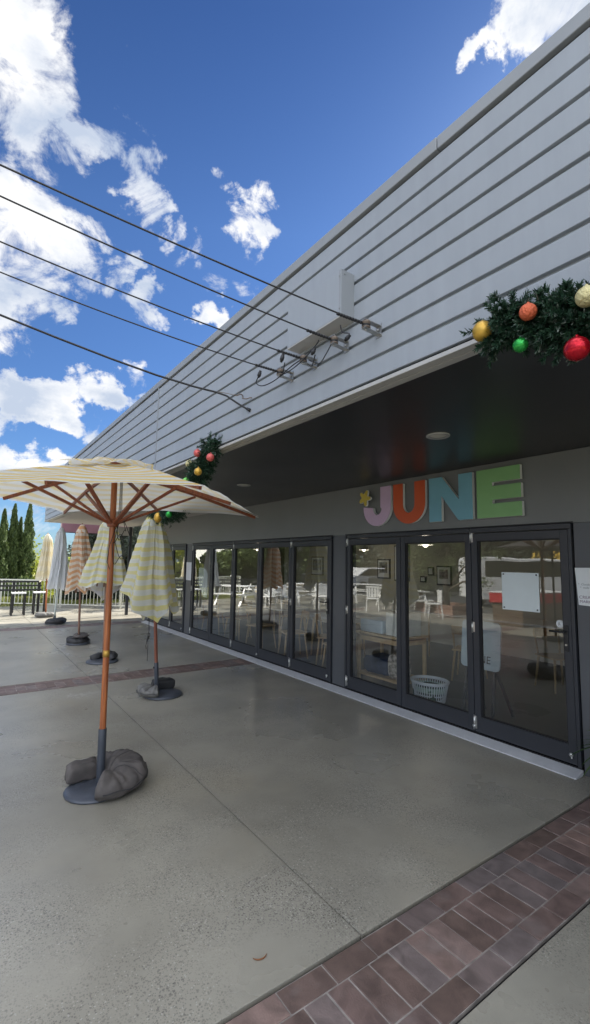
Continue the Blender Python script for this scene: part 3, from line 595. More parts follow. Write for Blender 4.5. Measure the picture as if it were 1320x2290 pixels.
# --- closed umbrellas
def closed_umbrella(name,label,base,top,zhem,ztop,R,clothm,polem,pr,seed,npl=8,droop=.22,sleeve=.0,hemvar=.12,flare=1.0,drop_side=0.0,group='closed umbrellas along the terrace',off=(0,0),gather=.55,square=True,hem=None,view=None):
    rn=random.Random(seed); U=empty(name,base); tag(U,label,'umbrella',group)
    MB().tube(pole_pts(base,top,.08,ztop-.02,8),pr,16).build('pole',polem,U)
    if sleeve: 
        MB().tube(pole_pts(base,top,.03,sleeve,3),pr*1.28,16).build('base_sleeve',M['sleeve'],U,bevel=.003)
        MB().ball(tuple(pole_pts(base,top,sleeve-.06,sleeve,1)[0]+Vector((-pr*1.6,0,0))),.012,10,6).build('clamp_knob',M['black'],U)
    ph=[rn.uniform(0,6.28) for _ in range(6)]; am=[rn.uniform(.7,1.3) for _ in range(npl)]
    L=ztop-zhem
    fa=math.atan2(-base[1],-base[0])
    if hem:
        hh=sorted(hem); hx=np.array([q[0] for q in hh],float); hz_=np.array([q[1] for q in hh]); hr=np.array([q[2] for q in hh]); hx=np.concatenate([[hx[-1]-360],hx,[hx[0]+360]]); hz_=np.concatenate([[hz_[-1]],hz_,[hz_[0]]]); hr=np.concatenate([[hr[-1]],hr,[hr[0]]])
    def fn(u,v):
        a=2*PI*u; ax=pole_pts(base,top,ztop-v*L,ztop-v*L,1)[0]
        # pleats: sharp outward folds
        k=a*npl/(2*PI)+ph[0]+.35*math.sin(a+ph[1]); w=abs(((k)%1)*2-1); amp=am[int(k)%npl]
        prof=R*(.16+.10*min(1,v*14))+R*.74*(v**gather)*flare
        if v<.05: prof*=(.25+.75*(v/.05)**.6)
        pl=(1-w**1.4)*.62*amp*min(1,v*3+.1)
        r=prof*(1-pl*.75)
        # hem points: corners hang lower than the gores between
        hz=droop*(w**1.2)*(.55+.45*math.cos(2*(a+ph[2]))) if square else .05*w
        hz+=hemvar*math.sin(a+ph[3])*.5
        if hem:
            phi=(math.degrees(a-fa)+180)%360-180
            # ridges of the folds run down to the hem points
            zl=float(np.interp(phi,hx,hz_)); rl=float(np.interp(phi,hx,hr)); hz=(zhem-zl)
            wave=.5+.5*math.cos(math.radians(phi)*5+ph[0]); r=prof*(1-(1-wave)*.42*min(1,v*3+.12)*amp*.8)*(1+(rl-1)*v); pl=(1-wave)*.5
        z=ztop-v*L-(hz*v**2.2)
        x=ax.x+r*math.cos(a+.35*v*math.sin(ph[4]))*1.0+off[0]*v**1.5; y=ax.y+r*math.sin(a+.35*v*math.sin(ph[4]))+off[1]*v**1.5
        cr=1-abs(math.sin(a*5.5+ph[1]+1.2*math.sin(v*2.5+ph[2]))); dr_=.034*(cr**2.2-.3)*min(1,v*4+.2)+.012*math.sin(a*17+ph[4]+v*3)*min(1,v*2)
        x+=dr_*math.cos(a); y+=dr_*math.sin(a)
        n=noise.noise(Vector((x*7+seed,y*7,z*3)))*.022*min(1,v*3); x+=n; y+=n*.6
        return (x,y,z), v*L*1.03+pl*.11*v+hz*v*.3
    uvgrid('canopy',144,60,fn,clothm,U,flip=True)
    def cap(u,v):
        a=2*PI*u; ax=pole_pts(base,top,ztop+.03,ztop+.03,1)[0]; w=abs(((a*npl/2/PI+ph[0])%1)*2-1)
        r=R*(.05+.36*v**.7)*(1-.16*(1-w)); z=ztop+.035-.15*v**1.3-.03*w*v
        return (ax.x+r*math.cos(a),ax.y+r*math.sin(a),z),v*.16+.04
    uvgrid('vent_cap',64,10,cap,clothm,U,flip=True)
    tp=pole_pts(base,top,ztop+.03,ztop+.065,1); MB().tube(tp,[.016,.010],10).build('finial',polem,U)
    # folded ribs just visible inside the hem
    for k in range(4):
        a=2*PI*k/4+ph[5]; lo=pole_pts(base,top,zhem+.02,zhem+.02,1)[0]; hi=pole_pts(base,top,ztop-.2,ztop-.2,1)[0]
        MB().bar(hi+Vector((math.cos(a)*.03,math.sin(a)*.03,0)),lo+Vector((math.cos(a)*R*.42,math.sin(a)*R*.42,0)),.018,.022).build('rib',polem,U)
    return U
def sandbag(name,label,c,R,r,a0,a1,h,m,seed,sx=1,sy=1,tilt=0,group='weight bags around the umbrella feet',lift=0.0):
    """C-shaped canvas bag lying round a pole foot"""
    rn=random.Random(seed); V=[];F=[]; nu,nv=64,26
    for i in range(nu+1):
        s=i/nu; a=a0+(a1-a0)*s; env=min(1,(math.sin(PI*min(1,max(0,s)))*6.0+.02))**.4
        env*=(.90+.10*math.sin(s*7+seed)+.04*math.sin(s*19+seed*2))
        for j in range(nv):
            t=2*PI*j/nv; cr=math.cos(t); sr=math.sin(t)
            rr=r*env*(1 if cr>0 else .9)
            zz=h*env*.5*(1+ (sr if sr>0 else sr*1.0))
            rad=R+rr*math.copysign(abs(cr)**.8,cr)
            px,py=math.cos(a)*rad*sx,math.sin(a)*rad*sy
            nz=noise.noise(Vector((px*7+seed,py*11,zz*14)))*.016+noise.noise(Vector((px*26+seed,py*26,zz*26)))*.010
            fold=-.020*(1-abs(math.sin(a*2.6+.9*sr+seed+.5*math.sin(a*4))))**5-.009*(1-abs(math.sin(a*6.3-1.6*sr+seed*3)))**4
            rad+= (nz*.7+fold)*env
            zz=max(.0,zz+(nz+fold*.8)*(1 if sr>-.3 else .0)+tilt*math.cos(a))
            V.append((c[0]+math.cos(a)*rad*sx,c[1]+math.sin(a)*rad*sy,c[2]+lift+max(.003,zz)))
    F=[(i*nv+j,i*nv+(j+1)%nv,(i+1)*nv+(j+1)%nv,(i+1)*nv+j) for i in range(nu) for j in range(nv)]
    mb=MB().add(V,F,True); o_=len(V); mb.f.append(tuple(range(nv))); mb.sm.append(True); mb.f.append(tuple(nu*nv+j for j in range(nv))); mb.sm.append(True)
    o=mb.build(name,m,loc=c); tag(o,label,'sandbag',group)
    # stitched seam piping along the outside
    sp=[]
    for i in range(5,nu-4):
        s=i/nu;a=a0+(a1-a0)*s; rad=R+r*.93; sp.append((c[0]+math.cos(a)*rad*sx,c[1]+math.sin(a)*rad*sy,c[2]+lift+h*.42+.006*math.sin(9*a+seed)))
    MB().tube(sp,.0035,6).build('seam',M['bagblack'],o)
    for fr in (.36,.66):
        i=int(nu*fr); q=[Vector(V[i*nv+j]) for j in range(1,nv//2-1)]; cc=Vector((c[0]+math.cos(a0+(a1-a0)*fr)*R*sx,c[1]+math.sin(a0+(a1-a0)*fr)*R*sy,c[2]+h*.3)); q=[v_+(v_-cc).normalized()*.001 for v_ in q]
        MB().tube(q,.0024,6).build('seam',M['bagblack'],o)
    return o
def plate(U,c,r,m='plate',h=.035):
    MB().lathe([(0,0.003),(r,.003),(r*1.01,.012),(r*.985,h*.75),(r*.93,h),(r*.5,h*1.12),(.05,h*1.3),(.0,h*1.3)],c,48).build('base_plate',M[m],U)
plate(U0,(.945,3.81,0),.215,h=.026)
sandbag('weight_bag','large brown grey canvas bag wrapped round the foot of the open umbrella',(1.02,3.80,0),.150,.150,math.radians(-128),math.radians(108),.20,M['bag'],3,sx=1.0,sy=1.02,lift=.0)
fb=MB()
def softbox(x0,x1,y0,y1,z0,z1,rot,seed,name,m,label,group='weight bags around the umbrella feet'):
    cx,cy=(x0+x1)/2,(y0+y1)/2; V=[];n=14
    c,s_=math.cos(rot),math.sin(rot)
    nu,nv=28,12
    for j in range(nv+1):
        t=-PI/2+PI*j/nv
        for i in range(nu):
            a=2*PI*i/nu; ca,sa=math.cos(a),math.sin(a); e=.3
            fx=math.copysign(abs(ca)**e,ca)*abs(math.cos(t))**.35; fy=math.copysign(abs(sa)**e,sa)*abs(math.cos(t))**.35; fz=math.copysign(abs(math.sin(t))**.6,math.sin(t))
            x=fx*(x1-x0)/2; y=fy*(y1-y0)/2; z=(z0+z1)/2+fz*(z1-z0)/2
            nz=noise.noise(Vector((x*14+seed,y*14,z*12)))*.034; x+=nz; y+=nz*.5; z=max(.003,z+nz*.6)
            V.append((cx+x*c-y*s_,cy+x*s_+y*c,z))
    F=[(j*nu+i,j*nu+(i+1)%nu,(j+1)*nu+(i+1)%nu,(j+1)*nu+i) for j in range(nv) for i in range(nu)]
    o=MB().add(V,F,True).build(name,m,loc=(cx,cy,0)); return tag(o,label,'sandbag',group)
softbox(.76,1.0,3.92,4.04,.03,.155,.12,5,'weight_bag',M['bag'],'small boxy grey bag on the plate behind the open umbrella pole')
U1=closed_umbrella('closed_umbrella','closed lemon striped umbrella nearest the glass doors, drooping in points',(2.165,6.0,0),(2.0,6.0,2.32),1.12,2.26,.345,M['cl_lemon'],M['poledark'],.0215,11,npl=6,sleeve=.40,off=(-.02,-.02),gather=.8,hem=[(-100,1.30,1.25),(-55,1.14,1.2),(12,.925,1.0),(42,1.16,.95),(70,1.20,.92),(88,1.0,1.0),(115,1.22,.95),(170,1.1,.9),(-150,.90,1.1),(-125,1.2,1.1)])
plate(U1,(2.22,5.93,0),.235)
sandbag('weight_bag','pale grey canvas bag at the foot of the lemon umbrella by the doors',(2.13,5.95,0),.13,.105,math.radians(120),math.radians(265),.135,M['baggrey'],8,lift=.02)
softbox(2.16,2.44,6.06,6.26,.02,.15,-.1,9,'weight_bag',M['bagblack'],'black bag behind the foot of the lemon umbrella by the doors')
# hanging tie cord of that umbrella
tc_=MB().tube([(1.985,5.9,1.0),(1.985,5.9,.9),(1.99,5.9,.82),(1.975,5.9,.74),(1.985,5.9,.66),(1.985,5.9,.45)],.004,6)
tc_.tube([(1.985,5.9,.75),(1.965,5.89,.70),(1.955,5.89,.64),(1.963,5.89,.60)],.005,6); tc_.tube([(1.985,5.9,.80),(2.002,5.89,.77),(1.99,5.89,.73)],.005,6); tc_.ball((1.984,5.9,.735),.014,10,6,(1,1,1.8))
tc_.build('tie_cord',M['cord'],U1)
U2=closed_umbrella('closed_umbrella','closed pale lemon umbrella half hidden behind the open umbrella pole',(2.07,8.34,0),(2.02,8.34,2.42),1.22,2.36,.36,M['cl_lemon'],M['poletan'],.022,23,npl=6,off=(-.03,0),gather=.85,hem=[(-95,1.38,1.15),(-50,1.22,1.1),(0,1.33,.95),(50,1.25,1.0),(95,1.36,1.1),(140,1.2,1.0),(-165,.98,.85),(-130,1.2,1.0)])
plate(U2,(2.05,8.34,0),.25)
sandbag('weight_bag','flat black bag behind the open umbrella pole, second foot from the doors',(2.07,8.36,0),.13,.10,math.radians(-70),math.radians(170),.125,M['bagblack'],12,lift=.025)
U3=closed_umbrella('closed_umbrella','closed orange and white striped umbrella with ruffled top',(2.06,10.3,0),(1.985,10.3,2.42),1.0,2.36,.29,M['cl_orange'],M['poletan'],.0215,31,npl=6,gather=.85,hem=[(-100,1.10,1.1),(-72,.98,1.15),(-35,1.13,1.0),(2,.99,1.0),(30,1.10,1.0),(62,1.0,1.15),(95,1.12,1.1),(150,1.0,1.0),(-150,1.05,1.0)])
plate(U3,(2.05,10.3,0),.22,h=.06)
sandbag('weight_bag','round black drum-like bag under the orange striped umbrella',(2.05,10.3,0),.12,.115,math.radians(-190),math.radians(165),.15,M['bagblack'],14,lift=.0)
sandbag('weight_bag','thin grey bag on top of the drum-like bag under the orange umbrella',(2.05,10.31,0),.11,.095,math.radians(-150),math.radians(120),.07,M['bag'],15,lift=.13)
U4=closed_umbrella('closed_umbrella','closed plain white umbrella with scalloped blue-edged hem',(2.12,13.7,0),(2.14,13.7,2.55),.93,2.48,.27,M['cl_white'],simple('white_pole_metal',(.55,.6,.55),.4,.2),.022,42,npl=8,droop=.05,hemvar=.04,flare=1.0,gather=.7,square=False,sleeve=.22)
plate(U4,(2.12,13.7,0),.22,h=.04)
sandbag('weight_bag','dark slumped bag under the plain white umbrella',(2.13,13.7,0),.13,.125,math.radians(-185),math.radians(150),.16,M['bagblack'],17,sx=1.1)
U5=closed_umbrella('closed_umbrella','closed cream umbrella farthest along the terrace, partly in sun',(2.16,15.5,0),(2.06,15.5,2.45),1.12,2.38,.30,M['cl_cream'],M['pole'],.022,55,npl=8,droop=.12,hemvar=.08,gather=.75)
plate(U5,(2.16,15.5,0),.2,h=.04)
sandbag('weight_bag','grey sunlit bag under the farthest cream umbrella',(2.13,15.45,0),.13,.13,math.radians(-180),math.radians(150),.15,M['baggrey'],19,sx=1.15)
# ------------------------------------------------------------------ garlands
def garland(path,rad,label,balls,nneed,seed):
    g=empty('christmas_garland',path[0]); tag(g,label,'garland','christmas garlands on the fascia')
    pts=np.array(path,float); seg=np.linalg.norm(np.diff(pts,axis=0),axis=1); cum=np.concatenate([[0],np.cumsum(seg)]); L=cum[-1]
    def at(s): return np.stack([np.interp(s,cum,pts[:,k]) for k in range(3)],-1)
    r=np.random.default_rng(seed)
    ns=int(L*1300); s=r.random(ns)*L; c=at(s); d=r.normal(size=(ns,3)); d/=np.linalg.norm(d,axis=1)[:,None]
    bump=(.78+.22*np.sin(s*23+1)+.15*np.sin(s*41))
    taper=np.clip(np.minimum(s,L-s)/.06+.45,.45,1)
    ln=rad*(1-.55*r.random(ns)**1.3)*1.0*bump*taper
    tip=c+d*ln[:,None]+np.array([0,0,-.008]); base=c+d*ln[:,None]*.15
    k=nneed//ns+1
    V=[];
    t=r.random((ns,k)); nd=r.normal(size=(ns,k,3)); ax=(tip-base); axn=ax/np.linalg.norm(ax,axis=1)[:,None]
    nd-= (nd*axn[:,None]).sum(2)[...,None]*axn[:,None]; nd/=np.linalg.norm(nd,axis=2)[...,None]; nd=nd*.8+axn[:,None]*.75; nd/=np.linalg.norm(nd,axis=2)[...,None]
    p0=base[:,None]+ax[:,None]*t[...,None]; nl=.022*r.uniform(.7,1.2,(ns,k)); p1=p0+nd*nl[...,None]
    w=np.cross(nd,r.normal(size=nd.shape)); w/=np.linalg.norm(w,axis=2)[...,None]; w*=.0024
    V=np.stack([p0-w,p0+w,p1+w*.4,p1-w*.4],2).reshape(-1,3); F=np.arange(len(V)).reshape(-1,4)
    npmesh('foliage',V,F,M['needle'],g)
    pale=r.random((ns,k))<.035
    q=np.stack([p0-w*1.2,p0+w*1.2,p1+nd*.008+w,p1+nd*.008-w],2)[pale].reshape(-1,3)
    npmesh('frosted_foliage',q,np.arange(len(q)).reshape(-1,4),M['needlepale'],g)
    st=MB().tube([tuple(p) for p in pts],rad*.33,10); st.build('wire_core',M['needle'],g)
    for (p,rr,m,sc_) in balls: MB().ball(p,rr,24,16,sc_).tube([(p[0],p[1],p[2]+rr*.9),(p[0]+.004,p[1],p[2]+rr*1.2)],.006,8).build('bauble',m,g)
def bm_(n,c,metal=.5,rough=.3,bump=0): return simple(n,c,rough,metal,var=.1,scale=40,bump=bump,bscale=90)
gold=bm_('gold_bauble',(.55,.33,.05)); red=bm_('red_bauble',(.5,.008,.02),.6,.22); grn=bm_('green_bauble',(.03,.36,.06),.6,.22); org=bm_('glitter_orange_bauble',(.65,.13,.05),.2,.5,1.2); crm=bm_('glitter_cream_bauble',(.62,.55,.28),.3,.5,1.0); pnk=bm_('coral_bauble',(.6,.11,.10),.3,.4,.6); lim=bm_('lime_bauble',(.2,.6,.12),.4,.35,.4)
garland([(1.83,1.06,2.715),(1.82,1.0,2.715),(1.81,.88,2.685),(1.80,.74,2.62),(1.80,.55,2.55),(1.80,.3,2.50),(1.82,.0,2.50),(1.85,-.2,2.6)],.165,'thick green garland with red, gold and orange baubles at the near end of the fascia',
  [((1.75,1.095,2.70),.041,gold,(1,1,1.1)),((1.70,.87,2.67),.032,org,(1,1,1)),((1.70,.665,2.635),.036,crm,(1,1,1)),((1.73,.92,2.565),.029,grn,(1,1,1)),((1.69,.70,2.455),.042,red,(1,1,1)),((1.75,.42,2.45),.04,gold,(1,1,1)),((1.74,.2,2.52),.04,grn,(1,1,1))],230000,1)
garland([(1.84,3.92,2.80),(1.83,3.98,2.72),(1.81,4.06,2.60),(1.80,4.2,2.50),(1.80,4.35,2.38),(1.81,4.55,2.27),(1.82,4.8,2.22),(1.83,5.1,2.23),(1.84,5.4,2.30),(1.85,5.62,2.45),(1.85,5.75,2.62)],.150,'green garland looping down from the fascia beyond the open umbrella',
  [((1.73,4.02,2.70),.037,pnk,(1,1,1)),((1.75,3.78,2.62),.036,pnk,(1,1,1)),((1.75,4.26,2.64),.036,crm,(1,1,1)),((1.69,3.90,2.50),.036,gold,(1,1,1)),((1.70,4.2,2.455),.033,lim,(1,1,1)),((1.74,5.05,2.165),.048,gold,(.9,.9,1.2)),((1.72,4.66,2.17),.035,grn,(1,1,1))],180000,2)
# ------------------------------------------------------------------ electrical service on the fascia
bx=empty('service_cover',(1.82,2.3,3.2)); tag(bx,'pale grey painted box cover fixed over the fascia boards above the cables','cover box')
MB().box(1.772,XF+.001,2.045,2.62,3.205,3.50).build('cover_shell',M['cladding'],bx,bevel=.002)
MB().box(1.775,XF,2.0435,2.0445,3.203,3.502).build('side_plate',M['cap'],bx)
MB().box(1.7725,XF+.002,2.041,2.62,3.196,3.2035).build('bottom_plate',M['trim'],bx)
sm=MB(); sm.box(1.7705,1.7725,2.047,2.062,3.21,3.50)
for zz in (3.25,3.46): sm.tube([(1.765,2.055,zz),(1.772,2.055,zz)],.005,8)
sm.tube([(1.80,2.038,3.48),(1.80,2.0435,3.48)],.006,8); sm.build('edge_angle',M['cap'],bx)
AT=[(1.775,1.83,3.05),(1.775,2.11,3.065),(1.775,2.43,3.06),(1.775,2.71,3.06)]
LQ=[(.010,2.30,3.418),(.023,2.58,3.466),(.045,2.90,3.423),(.063,3.20,3.410)]
words=['nearest the green garland, highest of four in the picture','second down, beside the box cover corner','third down, with a wire loop crossing it','lowest of the four, nearest the S hook']
def wirepts(a,q,sag,ext=True):
    a=Vector(a);q=Vector(q); d=q-a; pts=[]
    for i in range(25):
        t=i/24; p=a+d*t; p.z-=sag*4*t*(1-t); pts.append(p)
    if ext:
        L=14.0/1.77
        for i in range(1,25):
            t=1+(L-1)*i/24; p=a+d*t; p.z+=sag*4*(t-1)*t*.5 ; p.z=min(p.z,a.z+d.z*t+.05*(t-1)**1.2); pts.append(p)
    return pts
WE=[]
for i,(a,q) in enumerate(zip(AT,LQ)):
    g=empty('insulator_bracket',(XF,a[1],a[2]-.02)); tag(g,'galvanised cable bracket '+words[i],'bracket','cable brackets on the fascia')
    y=a[1]; z_=a[2]
    b=MB()
    b.box(XF-.005,XF,y-.022,y+.022,z_-.045,z_+.035)
    for s in (-1,1): b.bar((XF-.002,y,z_-.005+s*.026),(a[0]-.022,y,z_+s*.024),.034,.004)
    b.tube([(a[0],y,z_-.038),(a[0],y,z_+.036)],.006,8); b.ball((XF-.012,y,z_-.005),.009,8,6)
    b.build('clevis',M['galv'],g)
    MB().lathe([(.008,-.024),(.024,-.023),(.026,-.016),(.018,-.008),(.018,.0),(.026,.006),(.026,.014),(.02,.022),(.008,.022)],a,20).build('spool',M['rust'],g)
    wb=MB()
    for k in range(2): wb.tube([(a[0]+.021*math.cos(t),a[1]+.021*math.sin(t),a[2]-.010+k*.008+.004*math.sin(t)) for t in [2*PI*j/16 for j in range(17)]],.0045,6,False)
    pts=wirepts(a,q,.012+.004*i)
    w=wb.tube(pts,.0046,8)
    # serving tape over the first stretch
    d=(Vector(q)-Vector(a)).normalized()
    for k in range(9):
        p=Vector(a)+d*(.03+.018*k); p.z-=.001*k; wb.tube([p,p+d*.014],[.010,.0085],8)
    o=wb.build('power_cable',M['blackrub'],loc=a); tag(o,'thin black cable '+words[i],'cable','overhead service cables'); WE.append(pts[-1])
# connectors and jumper loops
cn=MB()
def conn(p,d,L=.045,r=.013):
    p=Vector(p);d=Vector(d).normalized(); cn.tube([p,p+d*L*.3,p+d*L*.3,p+d*L*.75,p+d*L*.8,p+d*L],[r*.7,r*.8,r,r,r*.7,r*.55],10)
conn((1.745,1.93,3.02),(-.2,.6,-.45)); conn((1.735,2.25,3.055),(-.2,.35,-.7)); conn((1.70,2.56,3.125),(-.1,.3,-1),.06,.014); conn((1.70,2.86,3.105),(-.1,.4,-1),.055,.014)
o=cn.build('cable_connector',M['blackrub'],loc=(1.72,2.4,3.0)); tag(o,'black insulated cable connectors clamped beneath the service cables','connector')
jm=MB()
def loop(pts): 
    # Catmull-Rom
    P_=[Vector(p) for p in pts]; out=[]
    for i in range(len(P_)-1):
        a=P_[max(0,i-1)];b=P_[i];c_=P_[i+1];d=P_[min(len(P_)-1,i+2)]
        for k in range(8):
            t=k/8; out.append(.5*((2*b)+(-a+c_)*t+(2*a-5*b+4*c_-d)*t*t+(-a+3*b-3*c_+d)*t**3))
    out.append(P_[-1]); jm.tube(out,.0038,6)
loop([(1.69,2.87,3.06),(1.69,2.90,3.02),(1.71,2.84,2.985),(1.73,2.70,2.99),(1.75,2.52,3.04),(1.77,2.43,3.06)])
loop([(1.77,2.71,3.04),(1.76,2.62,3.02),(1.75,2.48,3.02),(1.76,2.36,3.06),(1.77,2.27,3.11),(1.74,2.22,3.10)])
loop([(1.72,2.57,3.07),(1.74,2.62,3.02),(1.78,2.71,3.03)])
loop([(1.73,2.24,3.01),(1.74,2.28,2.96),(1.77,2.34,2.98),(1.79,2.40,3.02)])
loop([(1.76,2.12,3.04),(1.745,2.15,2.985),(1.76,2.22,2.96),(1.79,2.30,2.99),(1.80,2.40,3.05)])
loop([(1.80,2.08,3.16),(1.79,2.05,3.10),(1.78,1.98,3.06),(1.76,1.95,3.02)])
o=jm.build('jumper_wire',M['blackrub'],loc=(1.75,2.4,3.0)); tag(o,'thin black jumper wires looping between the four cable brackets','wire')
# fifth heavier cable and its S hook
c5=[(.10,3.9,3.46),(.45,3.835,3.375),(.85,3.76,3.285),(1.2,3.68,3.21),(1.5,3.59,3.155),(1.66,3.53,3.13),(1.74,3.48,3.10),(1.81,3.41,3.03),(1.86,3.34,2.975),(1.879,3.31,2.955)]
far=[Vector((.10,3.9,3.46))+Vector((-1.4*k,.26*k,.40*k+.03*k*k)) for k in range(9,0,-1)]
w=MB().tube(far+[Vector(p) for p in c5],.0085,10); w.tube([(1.86,3.335,2.975),(1.88,3.31,2.955)],[.012,.016],10)
o=w.build('power_cable',M['blackrub'],loc=(1.87,3.31,2.95)); tag(o,'thick black overhead cable entering the fascia boards below the S hook','cable')
hk=MB(); hk.tube([(1.66,3.53,3.132),(1.72,3.49,3.125),(1.78,3.42,3.10)],[.005,.003,.002],6)
hp=[(1.78,3.42,3.10),(1.80,3.41,3.095)]+[(1.825+.022*math.cos(t),3.375+.01*math.cos(t),3.085+.018*math.sin(t)) for t in [2.6,2.0,1.2,.5,-.2,-.9]]+[(1.85,3.33,3.055),(1.865,3.30,3.06),(1.88,3.29,3.06)]
hp=[Vector(p) for p in hp]; hk.tube(hp,.0048,6)
o=hk.build('s_hook',M['rust'],loc=(1.88,3.29,3.06)); tag(o,'small galvanised S hook and eye holding the thick cable to the fascia','hook')
# ------------------------------------------------------------------ interior furniture
def make_chair(stool=False):
    t=empty('cafe_chair',(0,0,0)); tag(t,'x','chair','pale timber chairs inside the cafe')
    MB().box(-.21,.21,-.21,.21,.43,.455).build('seat',M['chairwood'],t,bevel=.01)
    for sx in (-1,1):
        for sy in (-1,1):
            top=.43 if sy<0 else .43
            MB().tube([(sx*.17,sy*.17,top),(sx*.215,sy*.215,0.0)],[.018,.012],8).build('leg',M['chairwood'],t)
    bk_=MB()
    for sx in (-1,1): bk_.tube([(sx*.17,.19,.45),(sx*.185,.235,.80)],[.015,.013],8)
    n=14; v=[]
    for i in range(n+1):
        x=-.2+.4*i/n; yy=.235+.045*(1-(x/.2)**2)
        for dy,dz in ((-.008,.68),(.008,.68),(.008,.80),(-.008,.80)): v.append((x,yy+dy,dz))
    bk_.add(v,[(4*i+a,4*i+(a+1)%4,4*i+4+(a+1)%4,4*i+4+a) for i in range(n) for a in range(4)]+[(0,3,2,1),(4*n,4*n+1,4*n+2,4*n+3)],True)
    bk_.build('backrest',M['chairwood'],t)
    return t
ch0=make_chair()
CH=[(4.95,10.2,2.4,'cafe chair behind the pale rounded vinyl panel on the glass'),(5.15,9.35,-1.2,'cafe chair seen through the second leaf of the middle door set'),
    (4.95,8.05,1.9,'cafe chair seen between the middle leaves, turned side on'),(4.98,7.0,-1.9,'cafe chair straddled by the reflected umbrella pole'),
    (5.25,6.25,.7,'cafe chair in the last leaf of the middle door set, under the picture'),(4.85,5.55,2.9,'cafe chair nearest the pier beside the entrance doors'),
    (6.4,9.0,.3,'cafe chair at the far side of the white table, middle of the room'),(6.5,7.2,1.2,'cafe chair deeper in the room below the black framed print'),
    (6.3,4.3,2.0,'cafe chair beyond the laundry basket with slanted legs'),(6.9,3.3,-.5,'cafe chair tucked under the long counter')]
for i,(x,y,a,l) in enumerate(CH):
    c=ch0 if i==0 else copy_tree(ch0); c.location=(x,y,.012); c.rotation_euler=(0,0,a); c['label']=l
def table(x,y,w,d,h,label,leg='chairwood',top='tablewhite',name='cafe_table'):
    t=empty(name,(x,y,.012)); tag(t,label,'table')
    MB().box(x-w/2,x+w/2,y-d/2,y+d/2,h-.03,h).build('table_top',M[top],t,bevel=.005)
    for sx in (-1,1):
        for sy in (-1,1): MB().tube([(x+sx*(w/2-.06),y+sy*(d/2-.06),h-.03),(x+sx*(w/2-.03),y+sy*(d/2-.03),.014)],[.022,.016],8).build('leg',M[leg],t)
    return t
table(5.75,8.7,.75,1.3,.74,'white topped cafe table between the chairs in the middle of the room'); table(5.7,6.6,.7,.8,.74,'smaller white topped cafe table below the black framed print')
table(6.9,4.0,.7,3.6,.90,'long pale counter table across the room behind the entrance doors',name='counter_table')
# side table with shelf
st_=empty('side_table',(4.95,4.55,.012)); tag(st_,'low pale timber side table with a loaded lower shelf just inside the doors','table')
for x in (4.72,5.18):
    for y in (4.22,5.0): MB().box(x-.02,x+.02,y-.02,y+.02,.014,.72).build('leg',M['chairwood'],st_,bevel=.003)
MB().box(4.68,5.22,4.18,5.04,.721,.75).build('table_top',M['chairwood'],st_,bevel=.004)
MB().box(4.70,5.20,4.20,5.02,.64,.70).build('apron',M['chairwood'],st_); MB().box(4.70,5.20,4.20,5.02,.16,.19).build('shelf',M['chairwood'],st_)
softbox(4.74,5.16,4.5,4.98,.19,.42,.0,21,'folded_blanket',simple('navy_cloth',(.03,.045,.09),.8,var=.3,scale=14),'folded navy cloth on the lower shelf of the timber side table','').pop('group',None)
softbox(4.72,4.98,4.24,4.48,.19,.52,.2,22,'stuffed_bag',simple('patterned_cloth',(.38,.34,.30),.8,var=.7,scale=26),'patterned cream bag on the lower shelf beside the navy cloth','').pop('group',None)
for o in bpy.data.objects:
    if o.name.startswith('folded_blanket'): o['category']='blanket'
    if o.name.startswith('stuffed_bag'): o['category']='bag'
o=MB().box(4.72,5.1,4.55,4.98,.752,.93).build('storage_tub',simple('pale_blue_tub',(.42,.52,.6),.4),bevel=.02); tag(o,'pale blue storage tub on top of the timber side table','tub')
o=MB().box(4.74,5.12,4.22,4.50,.752,1.05).build('carton',simple('white_carton',(.6,.62,.6),.6),bevel=.004); tag(o,'white carton on the near end of the timber side table','box')
# laundry basket
lb=empty('laundry_basket',(4.98,4.0,.012)); tag(lb,'white oval laundry basket with slots holding green cloth behind the glass','basket')
bw_=MB()
def ell(t,r,z): return (4.92+r*.20*math.cos(t),3.93+r*.235*math.sin(t),z)
lbm=simple('white_basket_plastic',(.62,.66,.72),.4,var=.03)
for z_,r in ((.02,.80),(.05,.82),(.10,.86),(.24,1.0),(.255,1.03)):
    bw_.tube([ell(2*PI*k/40,r,z_) for k in range(41)],.008 if z_<.23 else .012,6,False)
for k in range(44):
    t=2*PI*k/44; bw_.bar(ell(t,.81,.02),ell(t,1.0,.245),.010,.005)
bw_.build('basket_shell',lbm,lb); MB().add([ell(2*PI*k/40,r,z_) for z_,r in ((.135,.90),(.20,.96)) for k in range(40)],[(k,(k+1)%40,40+(k+1)%40,40+k) for k in range(40)],True).build('basket_band',simple('pale_green_basket_band',(.30,.42,.36),.4),lb); MB().lathe([(0,.02),(.15,.02),(.16,.03)],(4.92,3.93,0),24).build('basket_floor',lbm,lb)
softbox(4.77,5.07,3.76,4.10,.03,.21,0,31,'folded_cloth',simple('dark_green_cloth',(.02,.06,.045),.8,var=.4,scale=18),'dark green cloth filling the white laundry basket','').pop('group',None)
[o for o in bpy.data.objects if o.name.startswith('folded_cloth')][0]['category']='cloth'
em=bpy.data.materials.new('lit_lamp_glass'); em.use_nodes=True; P(em).inputs['Emission Color'].default_value=(1,.86,.66,1); P(em).inputs['Emission Strength'].default_value=3
